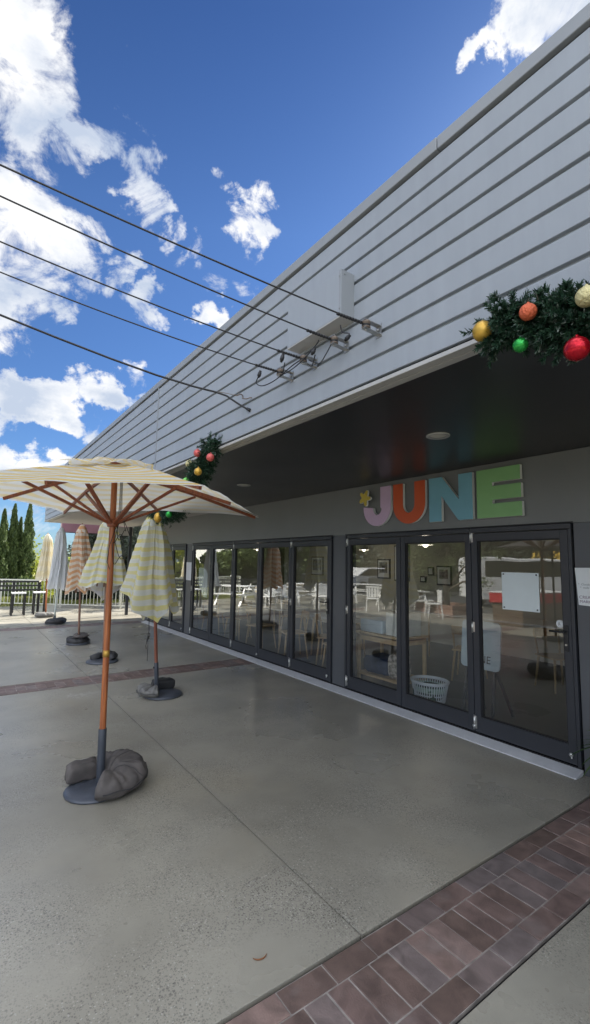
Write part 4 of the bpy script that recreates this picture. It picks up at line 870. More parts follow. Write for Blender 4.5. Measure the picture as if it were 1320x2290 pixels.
for x,y,l in ((7.7,8.0,'lit pendant lamp hanging near the framed pictures'),(6.3,10.5,'added pendant lamp lighting the far end of the cafe'),(6.2,5.0,'added pendant lamp lighting the table behind the entrance doors'),(6.4,2.0,'added pendant lamp lighting the near end of the cafe')):  # first lamp stands for a seen bright spot; the rest added to brighten the room
    g=empty('pendant_lamp',(x,y,2.1)); tag(g,l,'lamp','lit pendant lamps inside the cafe')
    MB().tube([(x,y,2.12),(x,y,2.58)],.004,6).build('cord',M['black'],g); MB().lathe([(.02,.12),(.05,.10),(.12,.03),(.125,.0),(.118,.0),(.11,.03),(.04,.09)],(x,y,2.02),24).build('lamp_shade',M['white'],g); MB().ball((x,y,2.03),.045,12,8).build('bulb',em,g)
    li=bpy.data.lights.new('pendant_light','POINT'); li.energy=1.2; li.color=(1,.88,.72); li.shadow_soft_size=.06; lo=bpy.data.objects.new('pendant_light',li); C.objects.link(lo); lo.location=(0,0,-.16); lo.parent=g
# leaning JUNE board
bd=empty('sandwich_board',(4.85,3.1,.012)); tag(bd,'pale blue rounded board lettered JUNE leaning behind the hinge of the doors','sign board')
rc=[]
for cx_,cy_,a in ((-2.98,.60,-PI/2),(-2.98,1.02,0),(-3.36,1.02,PI/2),(-3.36,.60,PI)):
    rc+=[(cx_+.05*math.cos(a+PI/2*i/6),cy_+.05*math.sin(a+PI/2*i/6)) for i in range(7)]
MB().prism(rc,lambda u,v,d:(4.85-d+.1*(v-.55),-u,v),0,.02).build('board_panel',simple('pale_blue_board',(.38,.47,.52),.5),bd)
MB().bar((4.88,3.0,.55),(5.2,3.0,.014),.03,.02).bar((4.88,3.35,.55),(5.2,3.35,.014),.03,.02).bar((4.86,3.0,.56),(4.78,3.0,.014),.03,.02).bar((4.86,3.35,.56),(4.78,3.35,.014),.03,.02).build('stand_legs',M['black'],bd)
textmesh('JUNE',.115,lambda a,b,c:(4.826-c+.1*(b+.62-.55),3.29-a,.62+b),M['black'],bd)
# pictures on rear wall
PC=[(11.14,10.6,1.34,1.88,'tall black framed monochrome print alone on the cream wall'),(8.42,8.0,1.34,1.82,'black framed picture left of the entrance leaves'),(7.86,7.4,1.30,2.15,'large dark framed picture above the side table'),(7.08,6.92,1.30,1.44,'small square framed picture, lowest on the rear wall'),(6.86,6.70,1.46,1.65,'small upright framed picture left of the widest frame'),(6.62,6.24,1.26,1.68,'wide framed picture behind the reflected tree')]
for a,b,z0_,z1_,l in PC:
    f=MB().box(8.57,8.598,b,a,z0_,z1_).build('picture_frame',M['black'],loc=(8.6,(a+b)/2,z0_)); tag(f,l,'picture','framed pictures on the rear wall')
    MB().box(8.562,8.569,b+.03,a-.03,z0_+.03,z1_-.03).build('mount',M['paper'],f); MB().box(8.558,8.561,b+.08,a-.08,z0_+.14,z1_-.08).build('print',simple('print_grey',(.2,.2,.19),.6,var=.8,scale=14),f)
# interior pendant-like downlight in the ceiling (unlit disc) skipped; potted plant at right edge
pl=empty('potted_plant',(3.72,1.50,0)); tag(pl,'spiky green plant in a dark pot at the right edge beside the doors','plant')
MB().lathe([(0,0),(.12,0),(.16,.42),(.165,.44),(.15,.44),(.145,.41),(0,.41)],(3.88,1.46,0),28).build('pot',M['bagblack'],pl)
lf=MB(); rp=random.Random(4)
for k in range(44):
    a=rp.uniform(0,2*PI); el=rp.uniform(.15,1.2); L=rp.uniform(.30,.46); p=Vector((3.88,1.46,.42)); dd=Vector((math.cos(a)*math.cos(el),math.sin(a)*math.cos(el),math.sin(el))); pts=[]; side=Vector((-math.sin(a),math.cos(a),0)); v=[]
    for i in range(8):
        t=i/7; q=p+dd*L*t+Vector((0,0,-.30*L*t*t*1.6)); wd=.014*(1-t)**.6*(.4+.6*min(1,t*4)); v+=[q-side*wd,q+side*wd]
    lf.add(v,[(2*i,2*i+1,2*i+3,2*i+2) for i in range(7)],True)
lf.build('leaves',foliage_mat('spiky_leaf',(.02,.05,.015),(.07,.12,.03)),pl)
# ------------------------------------------------------------------ far terrace: fences, stools
def balustrade(pts,h,label,m,sp=.13,group='metal balustrades round the terrace'):
    g=empty('balustrade',(pts[0][0],pts[0][1],0)); tag(g,label,'fence',group)
    rl=MB(); bal=MB(); ps=MB()
    for a,b in zip(pts[:-1],pts[1:]):
        a=Vector(a+(0,));b=Vector(b+(0,)); L=(b-a).length; d=(b-a)/L
        rl.bar(a+Vector((0,0,h)),b+Vector((0,0,h)),.05,.04); rl.bar(a+Vector((0,0,.10)),b+Vector((0,0,.10)),.035,.03)
        n=int(L/sp)
        for i in range(n+1):
            p=a+d*(L*i/n); bal.bar(p+Vector((0,0,.115)),p+Vector((0,0,h-.02)),.018,.018)
        for i in range(int(L/2.2)+1):
            p=a+d*(2.2*i); ps.bar(p+Vector((0,0,0)),p+Vector((0,0,h-.021)),.05,.05)
    rl.build('rail',m,g); o=bal.build('balusters',m,g); o['kind']='stuff'; ps.build('posts',m,g); return g
wm=simple('cream_fence_paint',(.62,.62,.54),.5,var=.05)
balustrade([(-3.6,22.2),(1.27,19.65),(5.2,16.35),(9.5,14.8)],.92,'cream metal balustrade behind the closed umbrellas at the end of the terrace',wm)
bf=empty('rail_fence',(0,16.9,0)); tag(bf,'black three-rail timber fence at the left end of the terrace','fence')
for z_ in (.70,.83,.955): MB().bar((-2.2,17.1,z_),(2.18,16.9,z_),.05,.055).build('rail',M['black'],bf)
for x in (-2.1,-.9,.3,1.42,2.12): MB().box(x-.035,x+.035,16.94,17.0,0,.94).build('post',M['black'],bf)
def bench_stool(x0,x1,y,label):
    g=empty('bar_stool',((x0+x1)/2,y,0)); tag(g,label,'stool','white topped stools before the black fence')
    MB().box(x0-.02,x1+.02,y-.17,y+.17,.63,.665).build('seat',M['white'],g,bevel=.004)
    for x in (x0,x1):
        for s in (-1,1): MB().box(x-.022,x+.022,y+s*.14-.022,y+s*.14+.022,0,.629).build('leg',M['black'],g)
bench_stool(1.34,1.67,16.3,'white topped black stool at the very left of the picture'); bench_stool(1.93,2.23,16.4,'white topped black stool just left of the far umbrellas')
# sunlit outdoor furniture seen mirrored in the glass
def make_set():
    t=empty('picnic_table',(0,0,0)); tag(t,'x','table','white picnic tables on the sunlit forecourt')
    sl=MB()
    for i in range(5): sl.box(-.75,.75,-.36+i*.148,-.36+i*.148+.13,.72,.75)
    sl.build('table_top',M['white'],t)
    for s in (-1,1):
        b=MB(); b.box(-.75,.75,s*.66-.12,s*.66-.005,.43,.46); b.box(-.75,.75,s*.66+.005,s*.66+.12,.43,.46); b.build('bench',M['white'],t)
        l=MB(); l.bar((s*.58,-.25,.72),(s*.58,-.62,.0),.07,.04); l.bar((s*.58,.25,.72),(s*.58,.62,.0),.07,.04); l.bar((s*.62,-.74,.41),(s*.62,.74,.41),.04,.08); l.build('leg',M['white'],t)
    return t
t0=make_set()
for i,(x,y,a,l) in enumerate([(-1.7,15.4,.3,'white picnic table mirrored in the middle doors, nearest the shade'),(-3.6,14.6,-.4,'white picnic table mirrored in the fourth leaf of the middle doors'),(-4.3,17.3,.9,'white picnic table mirrored farther back near the planter'),(-5.9,13.2,.1,'white picnic table mirrored in the leaf beside the pier'),(-2.9,18.6,1.4,'white picnic table mirrored close to the cream balustrade'),(-6.9,15.9,.7,'white picnic table mirrored behind the others by the kerb'),(-.4,16.6,1.1,'white picnic table mirrored in the second leaf of the middle doors'),(-4.6,11.6,.5,'white picnic table mirrored in the left entrance door')]):
    c=t0 if i==0 else copy_tree(t0); c.location=(x,y,0); c.rotation_euler=(0,0,a); c['label']=l
def make_wchair():
    t=empty('garden_chair',(0,0,0)); tag(t,'x','chair','white garden chairs on the sunlit forecourt')
    MB().box(-.23,.23,-.22,.22,.42,.45).build('seat',M['white'],t,bevel=.01)
    l=MB()
    for sx in (-1,1):
        for sy in (-1,1): MB().bar((sx*.2,sy*.19,.42),(sx*.22,sy*.23,0),.035).build('leg',M['white'],t)
    b=MB()
    for i in range(5): b.box(-.21+i*.09,-.21+i*.09+.06,.2,.22,.47,.82)
    b.box(-.23,.23,.195,.225,.82,.88); b.build('backrest',M['white'],t); return t
w0=make_wchair()
for i,(x,y,a,l) in enumerate([(-.6,14.6,2.6,'white garden chair mirrored nearest the shade line'),(-2.6,13.9,.4,'white garden chair mirrored beside the umbrella pole reflection'),(-4.9,12.4,1.9,'white garden chair mirrored in front of the parked cars'),(-2.3,16.8,3.4,'white garden chair mirrored between two picnic tables'),(-5.2,15.2,-1,'white garden chair mirrored behind the far picnic table'),(-3.6,12.3,.8,'white garden chair mirrored beside the pier'),(-1.2,14.1,-.6,'white garden chair mirrored next to the orange umbrella reflection'),(-4.0,9.9,2.2,'white garden chair mirrored in the left entrance door'),(-6.1,17.6,1.2,'white garden chair mirrored near the kerb, farthest back')]):
    c=w0 if i==0 else copy_tree(w0); c.location=(x,y,0); c.rotation_euler=(0,0,a); c['label']=l
lw=MB().box(-8.9,-3.2,19.6,19.9,0,.55).build('garden_wall',M['beige']); tag(lw,'low beige garden wall mirrored in the middle doors','wall')
# planter with branching tree
def tree(name,label,x,y,zb,h,cr,m,n,leaf,seed,crown_z=.6,trunk=.12,flat=.8,limbs=7,cat='tree',group=None,clump=14):
    r=np.random.default_rng(seed); rn=random.Random(seed); g=empty(name,(x,y,zb)); tag(g,label,cat,group)
    t=MB(); ch_=h*crown_z
    t.tube([(x,y,zb-.1),(x+rn.uniform(-.1,.1),y,zb+h*.2),(x+rn.uniform(-.15,.15),y+rn.uniform(-.1,.1),zb+ch_)],[trunk,trunk*.8,trunk*.55],10)
    cs=[]
    for k in range(limbs):
        a=2*PI*k/limbs+rn.uniform(-.3,.3); rr=cr*rn.uniform(.45,.85); z0_=zb+h*rn.uniform(.2,.45); e=(x+rr*math.cos(a),y+rr*math.sin(a),zb+ch_+cr*rn.uniform(-.25,.7)*flat)
        t.tube([(x,y,z0_),((x+e[0])/2,(y+e[1])/2,(z0_+e[2])/2+.1*cr),e],[trunk*.4,trunk*.25,trunk*.08],6); cs.append(e)
    t.build('trunk',M['bark'],g)
    cl=[]
    for e in cs+[(x,y,zb+h-cr*.3*flat)]:
        for q in range(clump//limbs+2): cl.append((e[0]+rn.gauss(0,.28*cr),e[1]+rn.gauss(0,.28*cr),e[2]+rn.gauss(0,.24*cr*flat)))
    cl=np.array(cl); idx=r.integers(0,len(cl),n); rad=cr*.26*(.5+r.random(len(cl)))
    d=r.normal(size=(n,3)); d/=np.linalg.norm(d,axis=1)[:,None]; p=cl[idx]+d*(rad[idx]*r.random(n)**.45)[:,None]*np.array([1,1,flat])
    V,F=leaves(p,leaf*r.uniform(.6,1.3,n)); npmesh('crown',V,F,m,g); return g
pw=MB()
for (a,b,c_,d) in ((-6.6,-5.0,9.9,10.1),(-6.6,-5.0,11.3,11.5),(-6.6,-6.4,10.101,11.299),(-5.2,-5.0,10.101,11.299)): pw.box(a,b,c_,d,0,.32)
pw=pw.build('brick_planter',simple('red_brick_planter',(.20,.11,.08),.8,var=.25,scale=20)); tag(pw,'square red brick planter round the bare-limbed tree, mirrored in the doors','planter')
tree('forecourt_tree','forked tree in the brick planter mirrored in the entrance doors',-5.8,10.7,0,3.3,1.5,M['tree'],2600,.11,5,crown_z=.45,trunk=.13)
# cypress row etc. beyond the fence
def cypress(x,y,zb,h,w,seed,label):
    r=np.random.default_rng(seed); g=empty('cypress_tree',(x,y,zb)); tag(g,label,'tree','cypress trees beyond the fence')
    MB().tube([(x,y,zb-.1),(x,y,zb+h*.7)],[.1,.03],8).build('trunk',M['bark'],g)
    n=9000; t=r.random(n)**.85; a=r.random(n)*2*PI; prof=w*np.clip(np.sin(PI*np.clip(t*.93+.07,0,1))**.45,0,1)*(1-.55*t**2.2)
    lump=1+.20*np.sin(a*3+t*26+seed)+.14*np.sin(a*5-t*41)
    rr=prof*lump*r.uniform(.55,1.0,n)
    p=np.stack([x+rr*np.cos(a),y+rr*np.sin(a),zb+.15+t*(h-.15)],1)
    V,F=leaves(p,.16*r.uniform(.6,1.2,n),3.0,updir=np.array([0,0,2.2]),jit=.8); npmesh('crown',V,F,M['cyp'],g)
for i,(x,y,h,w,l) in enumerate([(1.10,25.6,5.0,.36,'cypress at the left picture edge'),(1.55,25.8,5.45,.34,'second cypress from the left picture edge'),(1.98,26.1,5.75,.34,'tall cypress in the middle of the row'),(2.30,26.5,5.15,.26,'slim shorter cypress between two taller ones'),(2.62,26.2,5.9,.36,'rightmost cypress of the row, beside open sky')]):
    cypress(x,y,-1.5,h,w,60+i,l)
def bush(x,y,z,rx,rz,m,n,leaf,seed,label,name='bush',cat='bush',group='shrubs beyond the fence'):
    r=np.random.default_rng(seed); g=empty(name,(x,y,z)); tag(g,label,cat,group)
    k=26; cc=r.normal(size=(k,3)); cc/=np.linalg.norm(cc,axis=1)[:,None]; cc*=r.random((k,1))**.5*.75; cc[:,2]=np.abs(cc[:,2])
    idx=r.integers(0,k,n); d=r.normal(size=(n,3)); d/=np.linalg.norm(d,axis=1)[:,None]
    p=(cc[idx]+d*(.20+.16*r.random((n,1)))) *np.array([rx,rx,rz])+np.array([x,y,z])
    V,F=leaves(p,leaf*r.uniform(.6,1.3,n)); npmesh('crown',V,F,m,g)
    MB().tube([(x,y,z-.1),(x,y,z+rz*.5)],[.06,.03],6).build('trunk',M['bark'],g)
B_=[(3.3,27,-1.5,1.9,4.4,'bush','bright yellow-green bush behind the cream umbrella'),(5.2,28.5,-1.6,2.2,4.6,'bush','yellow-green bush behind the white umbrella'),(1.0,30,-1.6,2.4,2.6,'bush','yellow-green bush at the feet of the cypresses'),(-3.5,27,-1.4,2.4,3.2,'bush','yellow-green bush mirrored in the second door leaf'),(2.4,24.3,-.6,1.2,1.5,'tree','darker low bush between fence and cypress row'),(9.8,24,-.8,2.4,3.6,'bush','yellow-green bush seen right of the pale lemon umbrella'),(4.3,21.9,-.1,.8,.8,'bush','small pale shrub behind the balustrade'),(4.25,21.4,-.1,1.1,2.9,'olive','dark leafy shrub directly behind the orange striped umbrella'),(6.1,20.6,-.1,1.2,3.1,'olive','dark leafy shrub under the mauve sign, right of the orange umbrella')]
for i,(x,y,z_,rx,rz,m,l) in enumerate(B_): bush(x,y,z_,rx,rz,M[m],7000,.17,80+i,l)
tree('olive_tree','dark leafy tree behind the pink sign and orange umbrella',5.3,20.5,-.1,4.2,1.7,M['olive'],15000,.13,91,crown_z=.55,trunk=.14,group='trees round the car park',clump=30)
tree('olive_tree','dark leafy tree behind the pale lemon umbrella',7.3,19.3,-.1,4.4,1.8,M['olive'],15000,.13,92,crown_z=.5,trunk=.14,group='trees round the car park',clump=30)
T_=[(-1.5,27,3.6,1.9,'bush','bright sunlit tree mirrored beside the far umbrella reflection'),(-5.5,26,5.0,2.4,'tree','round green tree mirrored in the middle door set'),(-9.5,30,6.0,3.0,'tree','broad green tree mirrored behind the picnic tables'),(-15,27,6.5,3.2,'tree','tall tree mirrored above the parked cars'),(-19,22,6.8,3.4,'olive','dark tree mirrored in the left entrance door'),(-21,17.5,7.0,3.2,'olive','dark tree mirrored in the centre entrance door'),(-17.5,12.2,6.5,2.6,'olive','dark tree mirrored left of the white flats')]
for i,(x,y,h,cr,m,l) in enumerate(T_): tree('broadleaf_tree',l,x,y,-.4 if y>24 else 0,h,cr,M[m],11000,.26,100+i,crown_z=.42,trunk=.16,group='trees round the car park',clump=24)
for i,(x,y,z_,rx,rz,m,l) in enumerate([(-7.5,28,-1.5,3.6,5.0,'tree','big green shrub mass mirrored left of the grey roofed house'),(-12.5,26,-1.2,3.8,5.4,'tree','big green shrub mass mirrored behind the silver car'),(-17,22.5,-.2,3.6,5.2,'olive','dark shrub mass mirrored in the left entrance door'),(-19.5,19,-.2,3.4,5.6,'olive','dark shrub mass mirrored in the centre entrance door'),(-21,16.2,-.2,2.6,5.0,'olive','dark shrub mass mirrored beside the white flats')]): bush(x,y,z_,rx,rz,M[m],9000,.34,140+i,l,group='shrubs round the car park')
# hill and houses
hv=[];nx=40
for j in range(6):
    for i in range(nx+1):
        x=-260+620*i/nx; hgt=(9+5*math.sin(i*.33)+3*math.sin(i*.9+1))*math.sin(PI*j/5); hv.append((x,190+24*j,-6+max(0,hgt)+ (0 if j else -2)))
struct(MB().add(hv,[(j*(nx+1)+i,j*(nx+1)+i+1,(j+1)*(nx+1)+i+1,(j+1)*(nx+1)+i) for j in range(5) for i in range(nx)],True).build('hill',simple('wooded_hill',(.05,.07,.05),.95,var=.4,scale=.08,bump=.5,bscale=.4)))
def house(x0,x1,y0,y1,h,label,wallm,roofm,hip=True,face='x'):
    g=empty('house',((x0+x1)/2,(y0+y1)/2,0)); tag(g,label,'house')
    MB().box(x0,x1,y0,y1,-1,h).build('wall',wallm,g)
    cx,cy=(x0+x1)/2,(y0+y1)/2; e=.4; rh=1.4
    MB().add([(x0-e,y0-e,h),(x1+e,y0-e,h),(x1+e,y1+e,h),(x0-e,y1+e,h),(cx-(x1-x0)*.2,cy,h+rh),(cx+(x1-x0)*.2,cy,h+rh)],[(0,1,5,4),(1,2,5),(2,3,4,5),(3,0,4),(3,2,1,0)]).build('roof',roofm,g)
    for k in range(3):
        x=x0+(x1-x0)*(.2+.3*k); w=MB().box(x-.5,x+.5,y0-.03,y0+.02,h-1.9,h-.7).build('window',M['carglass'],g); MB().box(x-.56,x+.56,y0-.05,y0-.031,h-1.99,h-1.91).build('sill',M['white'],g if False else w)
    return g
house(-16,-9,33,41,3.2,'pale house with grey hipped roof beyond the picnic tables',M['whitewall'],M['rooftile'])
# white flats with balcony opposite (mirrored)
ap=empty('white_flats',(-24,14,0)); tag(ap,'white two-storey flats with a striped balcony, mirrored in the nearest door','building')
MB().box(-30,-24,8,19,0,6.5).build('wall',M['whitewall'],ap); MB().box(-24,-22.6,8.5,18.5,2.35,2.55).build('balcony_slab',M['whitewall'],ap)
bl=MB()
for k in range(66): bl.box(-22.66,-22.62,8.55+k*.15,8.62+k*.15,2.56,3.5)
bl.box(-22.7,-22.6,8.5,18.5,3.5,3.56); o=bl.build('balcony_rail',simple('pale_green_rail',(.35,.42,.40),.5),ap)
for k in range(3):
    w=MB().box(-24.02,-23.95,9.2+k*3,11.2+k*3,3.0,4.9).build('window',M['carglass'],ap); MB().box(-24.05,-24.021,9.1+k*3,11.3+k*3,4.91,5.0).build('window_head',M['white'],w)
    w=MB().box(-24.02,-23.95,9.2+k*3,11.2+k*3,.5,2.2).build('window',M['carglass'],ap); MB().box(-24.05,-24.021,9.1+k*3,11.3+k*3,.4,.49).build('sill',M['white'],w)
# cars
def car(x,y,a,m,label,van=False):
    g=empty('parked_van' if van else 'parked_car',(0,0,0)); tag(g,label,'van' if van else 'car','cars parked across the forecourt')
    L,W=(4.9,1.9) if van else (4.3,1.75)
    if van: pr=[(-L/2,.35),(-L/2,1.05),(-L/2+.2,1.25),(-L/2+.95,2.0),(L/2-.1,2.05),(L/2,1.9),(L/2,.35)]
    else: pr=[(-L/2,.35),(-L/2,.72),(-L/2+.15,.85),(-L/2+1.1,.95),(-L/2+1.75,1.42),(L/2-1.2,1.45),(L/2-.45,1.02),(L/2,.95),(L/2,.35)]
    MB().prism(pr,lambda u,v,d:(u,d,v),-W/2,W/2).build('body',m,g,bevel=.06,seg=3)
    gp=[(-L/2+.35,1.28),(-L/2+.98,1.9),(L/2-.3,1.9),(L/2-.3,1.28)] if van else [(-L/2+1.28,.97),(-L/2+1.8,1.36),(L/2-1.25,1.38),(L/2-.6,1.0)]
    for s in (-1,1): MB().prism(gp,lambda u,v,d:(u,d,v),s*(W/2+.004),s*(W/2-.02)).build('side_window',M['carglass'],g)
    wx=-L/2+(.25 if van else 1.15); 
    ws=[(-L/2+.22,1.27),(-L/2+.90,1.93)] if van else [(-L/2+1.16,.98),(-L/2+1.72,1.39)]
    MB().add([(ws[0][0]-.02,-W/2+.15,ws[0][1]+.02),(ws[0][0]-.02,W/2-.15,ws[0][1]+.02),(ws[1][0]-.02,W/2-.2,ws[1][1]+.02),(ws[1][0]-.02,-W/2+.2,ws[1][1]+.02)],[(0,1,2,3)]).build('windscreen',M['carglass'],g)
    for s in (-1,1):
        MB().box(-L/2-.012,-L/2+.02,s*W*.36-.14,s*W*.36+.14,.62 if not van else .75,.76 if not van else .95).build('headlight',M['white'],g)
        for px in (-L/2+.8,L/2-.85):
            w=MB().tube([(px,s*(W/2-.2),.33),(px,s*(W/2+.02),.33)],.33,22).build('wheel',M['tyre'],g); MB().tube([(px,s*(W/2+.02),.33),(px,s*(W/2+.03),.33)],.2,16).build('rim',M['galv'],w)
    g.location=(x,y,0); g.rotation_euler=(0,0,a); return g
car(-10.9,10.6,.55,M['carwhite'],'white van mirrored behind the square sheet on the nearest door',True)
car(-11.6,17.4,.2,M['cargrey'],'graphite car mirrored beside the cafe table reflection'); car(-12.0,20.6,.2,M['carwhite'],'white car mirrored near the garden wall'); car(-11.8,24.0,.15,simple('silver_car_paint',(.4,.41,.42),.25,.5),'silver car mirrored at the far end of the car park'); car(-14.0,8.6,-.4,M['cargrey'],'graphite car mirrored low in the nearest door')
# red topped stall and black umbrella to the left of the camera (seen only mirrored)
sb=empty('market_stall',(-5.4,7.4,0)); tag(sb,'brown timber stall box with a red vinyl top, mirrored in the nearest door','stall')
MB().box(-6.6,-4.15,7.0,7.9,0,.64).build('stall_box',M['brown'],sb,bevel=.006); MB().box(-6.68,-4.07,6.94,7.96,.643,.93).build('stall_top',M['red'],sb,bevel=.02); MB().box(-6.69,-4.06,6.93,7.97,.932,.955).build('top_trim',M['white'],sb)
bu=empty('open_umbrella',(-2.8,5.5,0)); tag(bu,'open black umbrella mirrored at the top of the nearest door','umbrella')
MB().tube([(-2.8,5.5,.02),(-2.8,5.5,2.4)],.025,14).build('pole',M['black'],bu); 
ct=MB(); v=[(-2.8,5.5,2.5)]+[(-2.8+1.25*math.cos(PI/4*k+.3),5.5+1.25*math.sin(PI/4*k+.3),2.15) for k in range(8)]
ct.add(v,[(0,1+k,1+(k+1)%8) for k in range(8)]).build('canopy',simple('charcoal_canvas',(.05,.045,.045),.8),bu)
for k in range(8): MB().bar((-2.8,5.5,2.46),(v[1+k][0]*.98-2.8*.02,v[1+k][1]*.98+5.5*.02,2.14),.018).build('rib',M['black'],bu); MB().bar((-2.8,5.5,1.98),((v[1+k][0]-2.8)/2,(v[1+k][1]+5.5)/2,2.30),.014).build('strut',M['black'],bu)
MB().lathe([(0,.003),(.3,.003),(.3,.05),(.1,.09),(0,.09)],(-2.8,5.5,0),30).build('base_plate',M['black'],bu)
ys=MB().box(-16.2,-16.1,10.2,13.0,1.9,2.5).build('hanging_banner',M['yellow']); tag(ys,'yellow banner panel on posts mirrored beside the black umbrella pole','banner')
MB().box(-16.2,-16.1,10.3,10.4,0,1.9).build('banner_post',M['yellow'],ys); MB().box(-16.2,-16.1,12.8,12.9,0,1.9).build('banner_post',M['yellow'],ys)
# utility pole carrying the overhead cables
up=empty('utility_pole',(-13.0,5.2,0)); tag(up,'timber utility pole across the forecourt where the overhead cables end','pole')
MB().tube([(-13.0,5.2,0),(-13.0,5.2,7.5)],[.16,.12],14).build('pole_shaft',M['bark'],up)
MB().box(-13.06,-12.94,3.6,6.8,6.2,6.32).build('crossarm',M['timberdark'],up)
# grass strip at the back
r=np.random.default_rng(5); n=26000; gx=r.uniform(-2,9,n); gy=r.uniform(19.25,24,n); c=np.stack([gx,gy,np.array([gz(a,b) for a,b in zip(gx,gy)])+.03],1)
V,F=leaves(c,.10*r.uniform(.5,1.3,n),5,updir=np.array([0,0,2.5]),jit=.6); tag(npmesh('grass',V,F,M['grass']),'dry yellow green grass beyond the terrace edge','grass',kind='stuff')
n=7000; gx=r.uniform(2.6,5.5,n); gy=r.uniform(16.9,19.2,n)
# ------------------------------------------------------------------ world
W=bpy.data.worlds.new('World'); S.world=W; W.use_nodes=True; nt=W.node_tree
for n_ in list(nt.nodes): nt.nodes.remove(n_)
def WN(t,**k):
    n_=nt.nodes.new(t)
    for a,b in k.items(): setattr(n_,a,b)
    return n_
def WL(a,b): nt.links.new(a,b)
SUN=Vector((1.19,.35,1.0)).normalized(); sel=math.asin(SUN.z); saz=math.atan2(SUN.x,SUN.y)
sky=WN('ShaderNodeTexSky'); sky.sky_type='NISHITA'; sky.sun_disc=False; sky.sun_elevation=sel; sky.sun_rotation=saz; sky.air_density=1.0; sky.dust_density=.3; sky.ozone_density=2.5; sky.altitude=100
tcn=WN('ShaderNodeTexCoord'); GEN=tcn.outputs['Generated']
yaw,pit,rol=[math.radians(a) for a in (35.437,6.163,.992)]
fw=Vector((math.sin(yaw)*math.cos(pit),math.cos(yaw)*math.cos(pit),math.sin(pit))); rt=Vector((math.cos(yaw),-math.sin(yaw),0)); upv=rt.cross(fw)
r2=rt*math.cos(rol)+upv*math.sin(rol); u2=-rt*math.sin(rol)+upv*math.cos(rol)
FP=1043.4
CL=[ # cloud cells: (azimuth/elevation given through the view direction they were surveyed from, radius, weight)
(20,50,140,1.0),(0,200,130,1.05),(110,190,80,.8),(60,290,90,1.0),(150,240,45,.7),(-150,150,230,1.2),
(200,300,46,.85),(255,315,46,.8),(300,300,36,.7),(310,380,50,.95),(300,440,45,.9),(330,480,35,.7),(150,355,40,.6),
(30,480,110,1.05),(110,520,90,.95),(175,550,70,1.0),(20,600,100,1.1),(110,620,70,.85),(130,700,50,.7),(30,660,55,.6),(-120,560,170,1.2),
(270,608,36,.95),(310,655,22,.6),(350,670,36,.95),(370,700,20,.6),
(440,395,30,.62),(490,388,26,.7),(548,495,42,.95),(578,450,30,.9),(588,500,36,.95),(562,545,32,.8),(515,470,24,.6),(480,500,30,.45),(450,590,34,.45),(470,640,30,.42),(550,640,30,.4),(600,620,20,.5),
(488,712,26,.95),(395,350,22,.35),(240,90,26,.3),(385,540,20,.4),
(30,895,56,1.7),(90,895,52,1.7),(150,890,54,1.7),(205,885,48,1.6),(245,908,34,1.3),(190,838,28,1.2),(20,930,44,.8),(280,905,26,.7),(-60,895,80,1.0),(290,845,26,.55),(310,885,16,.8),
(40,1055,44,1.5),(120,1065,42,1.4),(-40,1050,70,.9),(220,1010,30,.5),(195,970,22,.6),(60,1150,70,.75),(200,1170,60,.6),
(1066,152,30,.95),(1095,112,30,.95),(1150,66,42,1.1),(1215,62,46,1.1),(1290,0,80,1.2),(1200,-40,90,1.2),(1340,-80,120,1.2),(1190,105,26,.6)]
cur=None
nz1=WN('ShaderNodeTexNoise'); nz1.inputs['Scale'].default_value=10.5; nz1.inputs['Detail'].default_value=12; nz1.inputs['Roughness'].default_value=.66; nz1.inputs['Distortion'].default_value=.5
mp1=WN('ShaderNodeMapping'); mp1.inputs['Scale'].default_value=(1,1,1.25); mp1.inputs['Rotation'].default_value=(.3,.2,.5); WL(GEN,mp1.inputs[0]); WL(mp1.outputs[0],nz1.inputs['Vector'])
# domain warp so cell outlines are ragged
nzw=WN('ShaderNodeTexNoise'); nzw.inputs['Scale'].default_value=9; nzw.inputs['Detail'].default_value=7; nzw.inputs['Roughness'].default_value=.6; WL(GEN,nzw.inputs['Vector'])
sb_=WN('ShaderNodeVectorMath',operation='SUBTRACT'); WL(nzw.outputs['Color'],sb_.inputs[0]); sb_.inputs[1].default_value=(.5,.5,.5)
scn=WN('ShaderNodeVectorMath',operation='SCALE'); WL(sb_.outputs[0],scn.inputs[0]); scn.inputs['Scale'].default_value=.20
adn=WN('ShaderNodeVectorMath',operation='ADD'); WL(GEN,adn.inputs[0]); WL(scn.outputs[0],adn.inputs[1])
nrm=WN('ShaderNodeVectorMath',operation='NORMALIZE'); WL(adn.outputs[0],nrm.inputs[0]); WD=nrm.outputs[0]
def M1(op,a,b=None,c=None):
    n_=WN('ShaderNodeMath',operation=op)
    for i,x in enumerate((a,b,c)):
        if x is None: continue
        if isinstance(x,(int,float)): n_.inputs[i].default_value=x
        else: WL(x,n_.inputs[i])
    return n_.outputs[0]
def vdir(px,py): return (r2*(px-660)/FP+u2*(1145-py)/FP+fw).normalized()
for (px,py,r_,w_) in CL:
    d=vdir(px,py); ang=max(d.angle(vdir(px+r_,py)),d.angle(vdir(px,py+r_))) ; ca=math.cos(ang)
    dn=WN('ShaderNodeVectorMath',operation='DOT_PRODUCT'); WL(WD,dn.inputs[0]); dn.inputs[1].default_value=d
    # 1 at centre, .5 at radius, linear in angle^2
    k=1/(2*(1-ca)); v=M1('MULTIPLY_ADD',dn.outputs['Value'],k*w_,w_*(1-k)); 
    cur=v if cur is None else M1('MAXIMUM',cur,v)
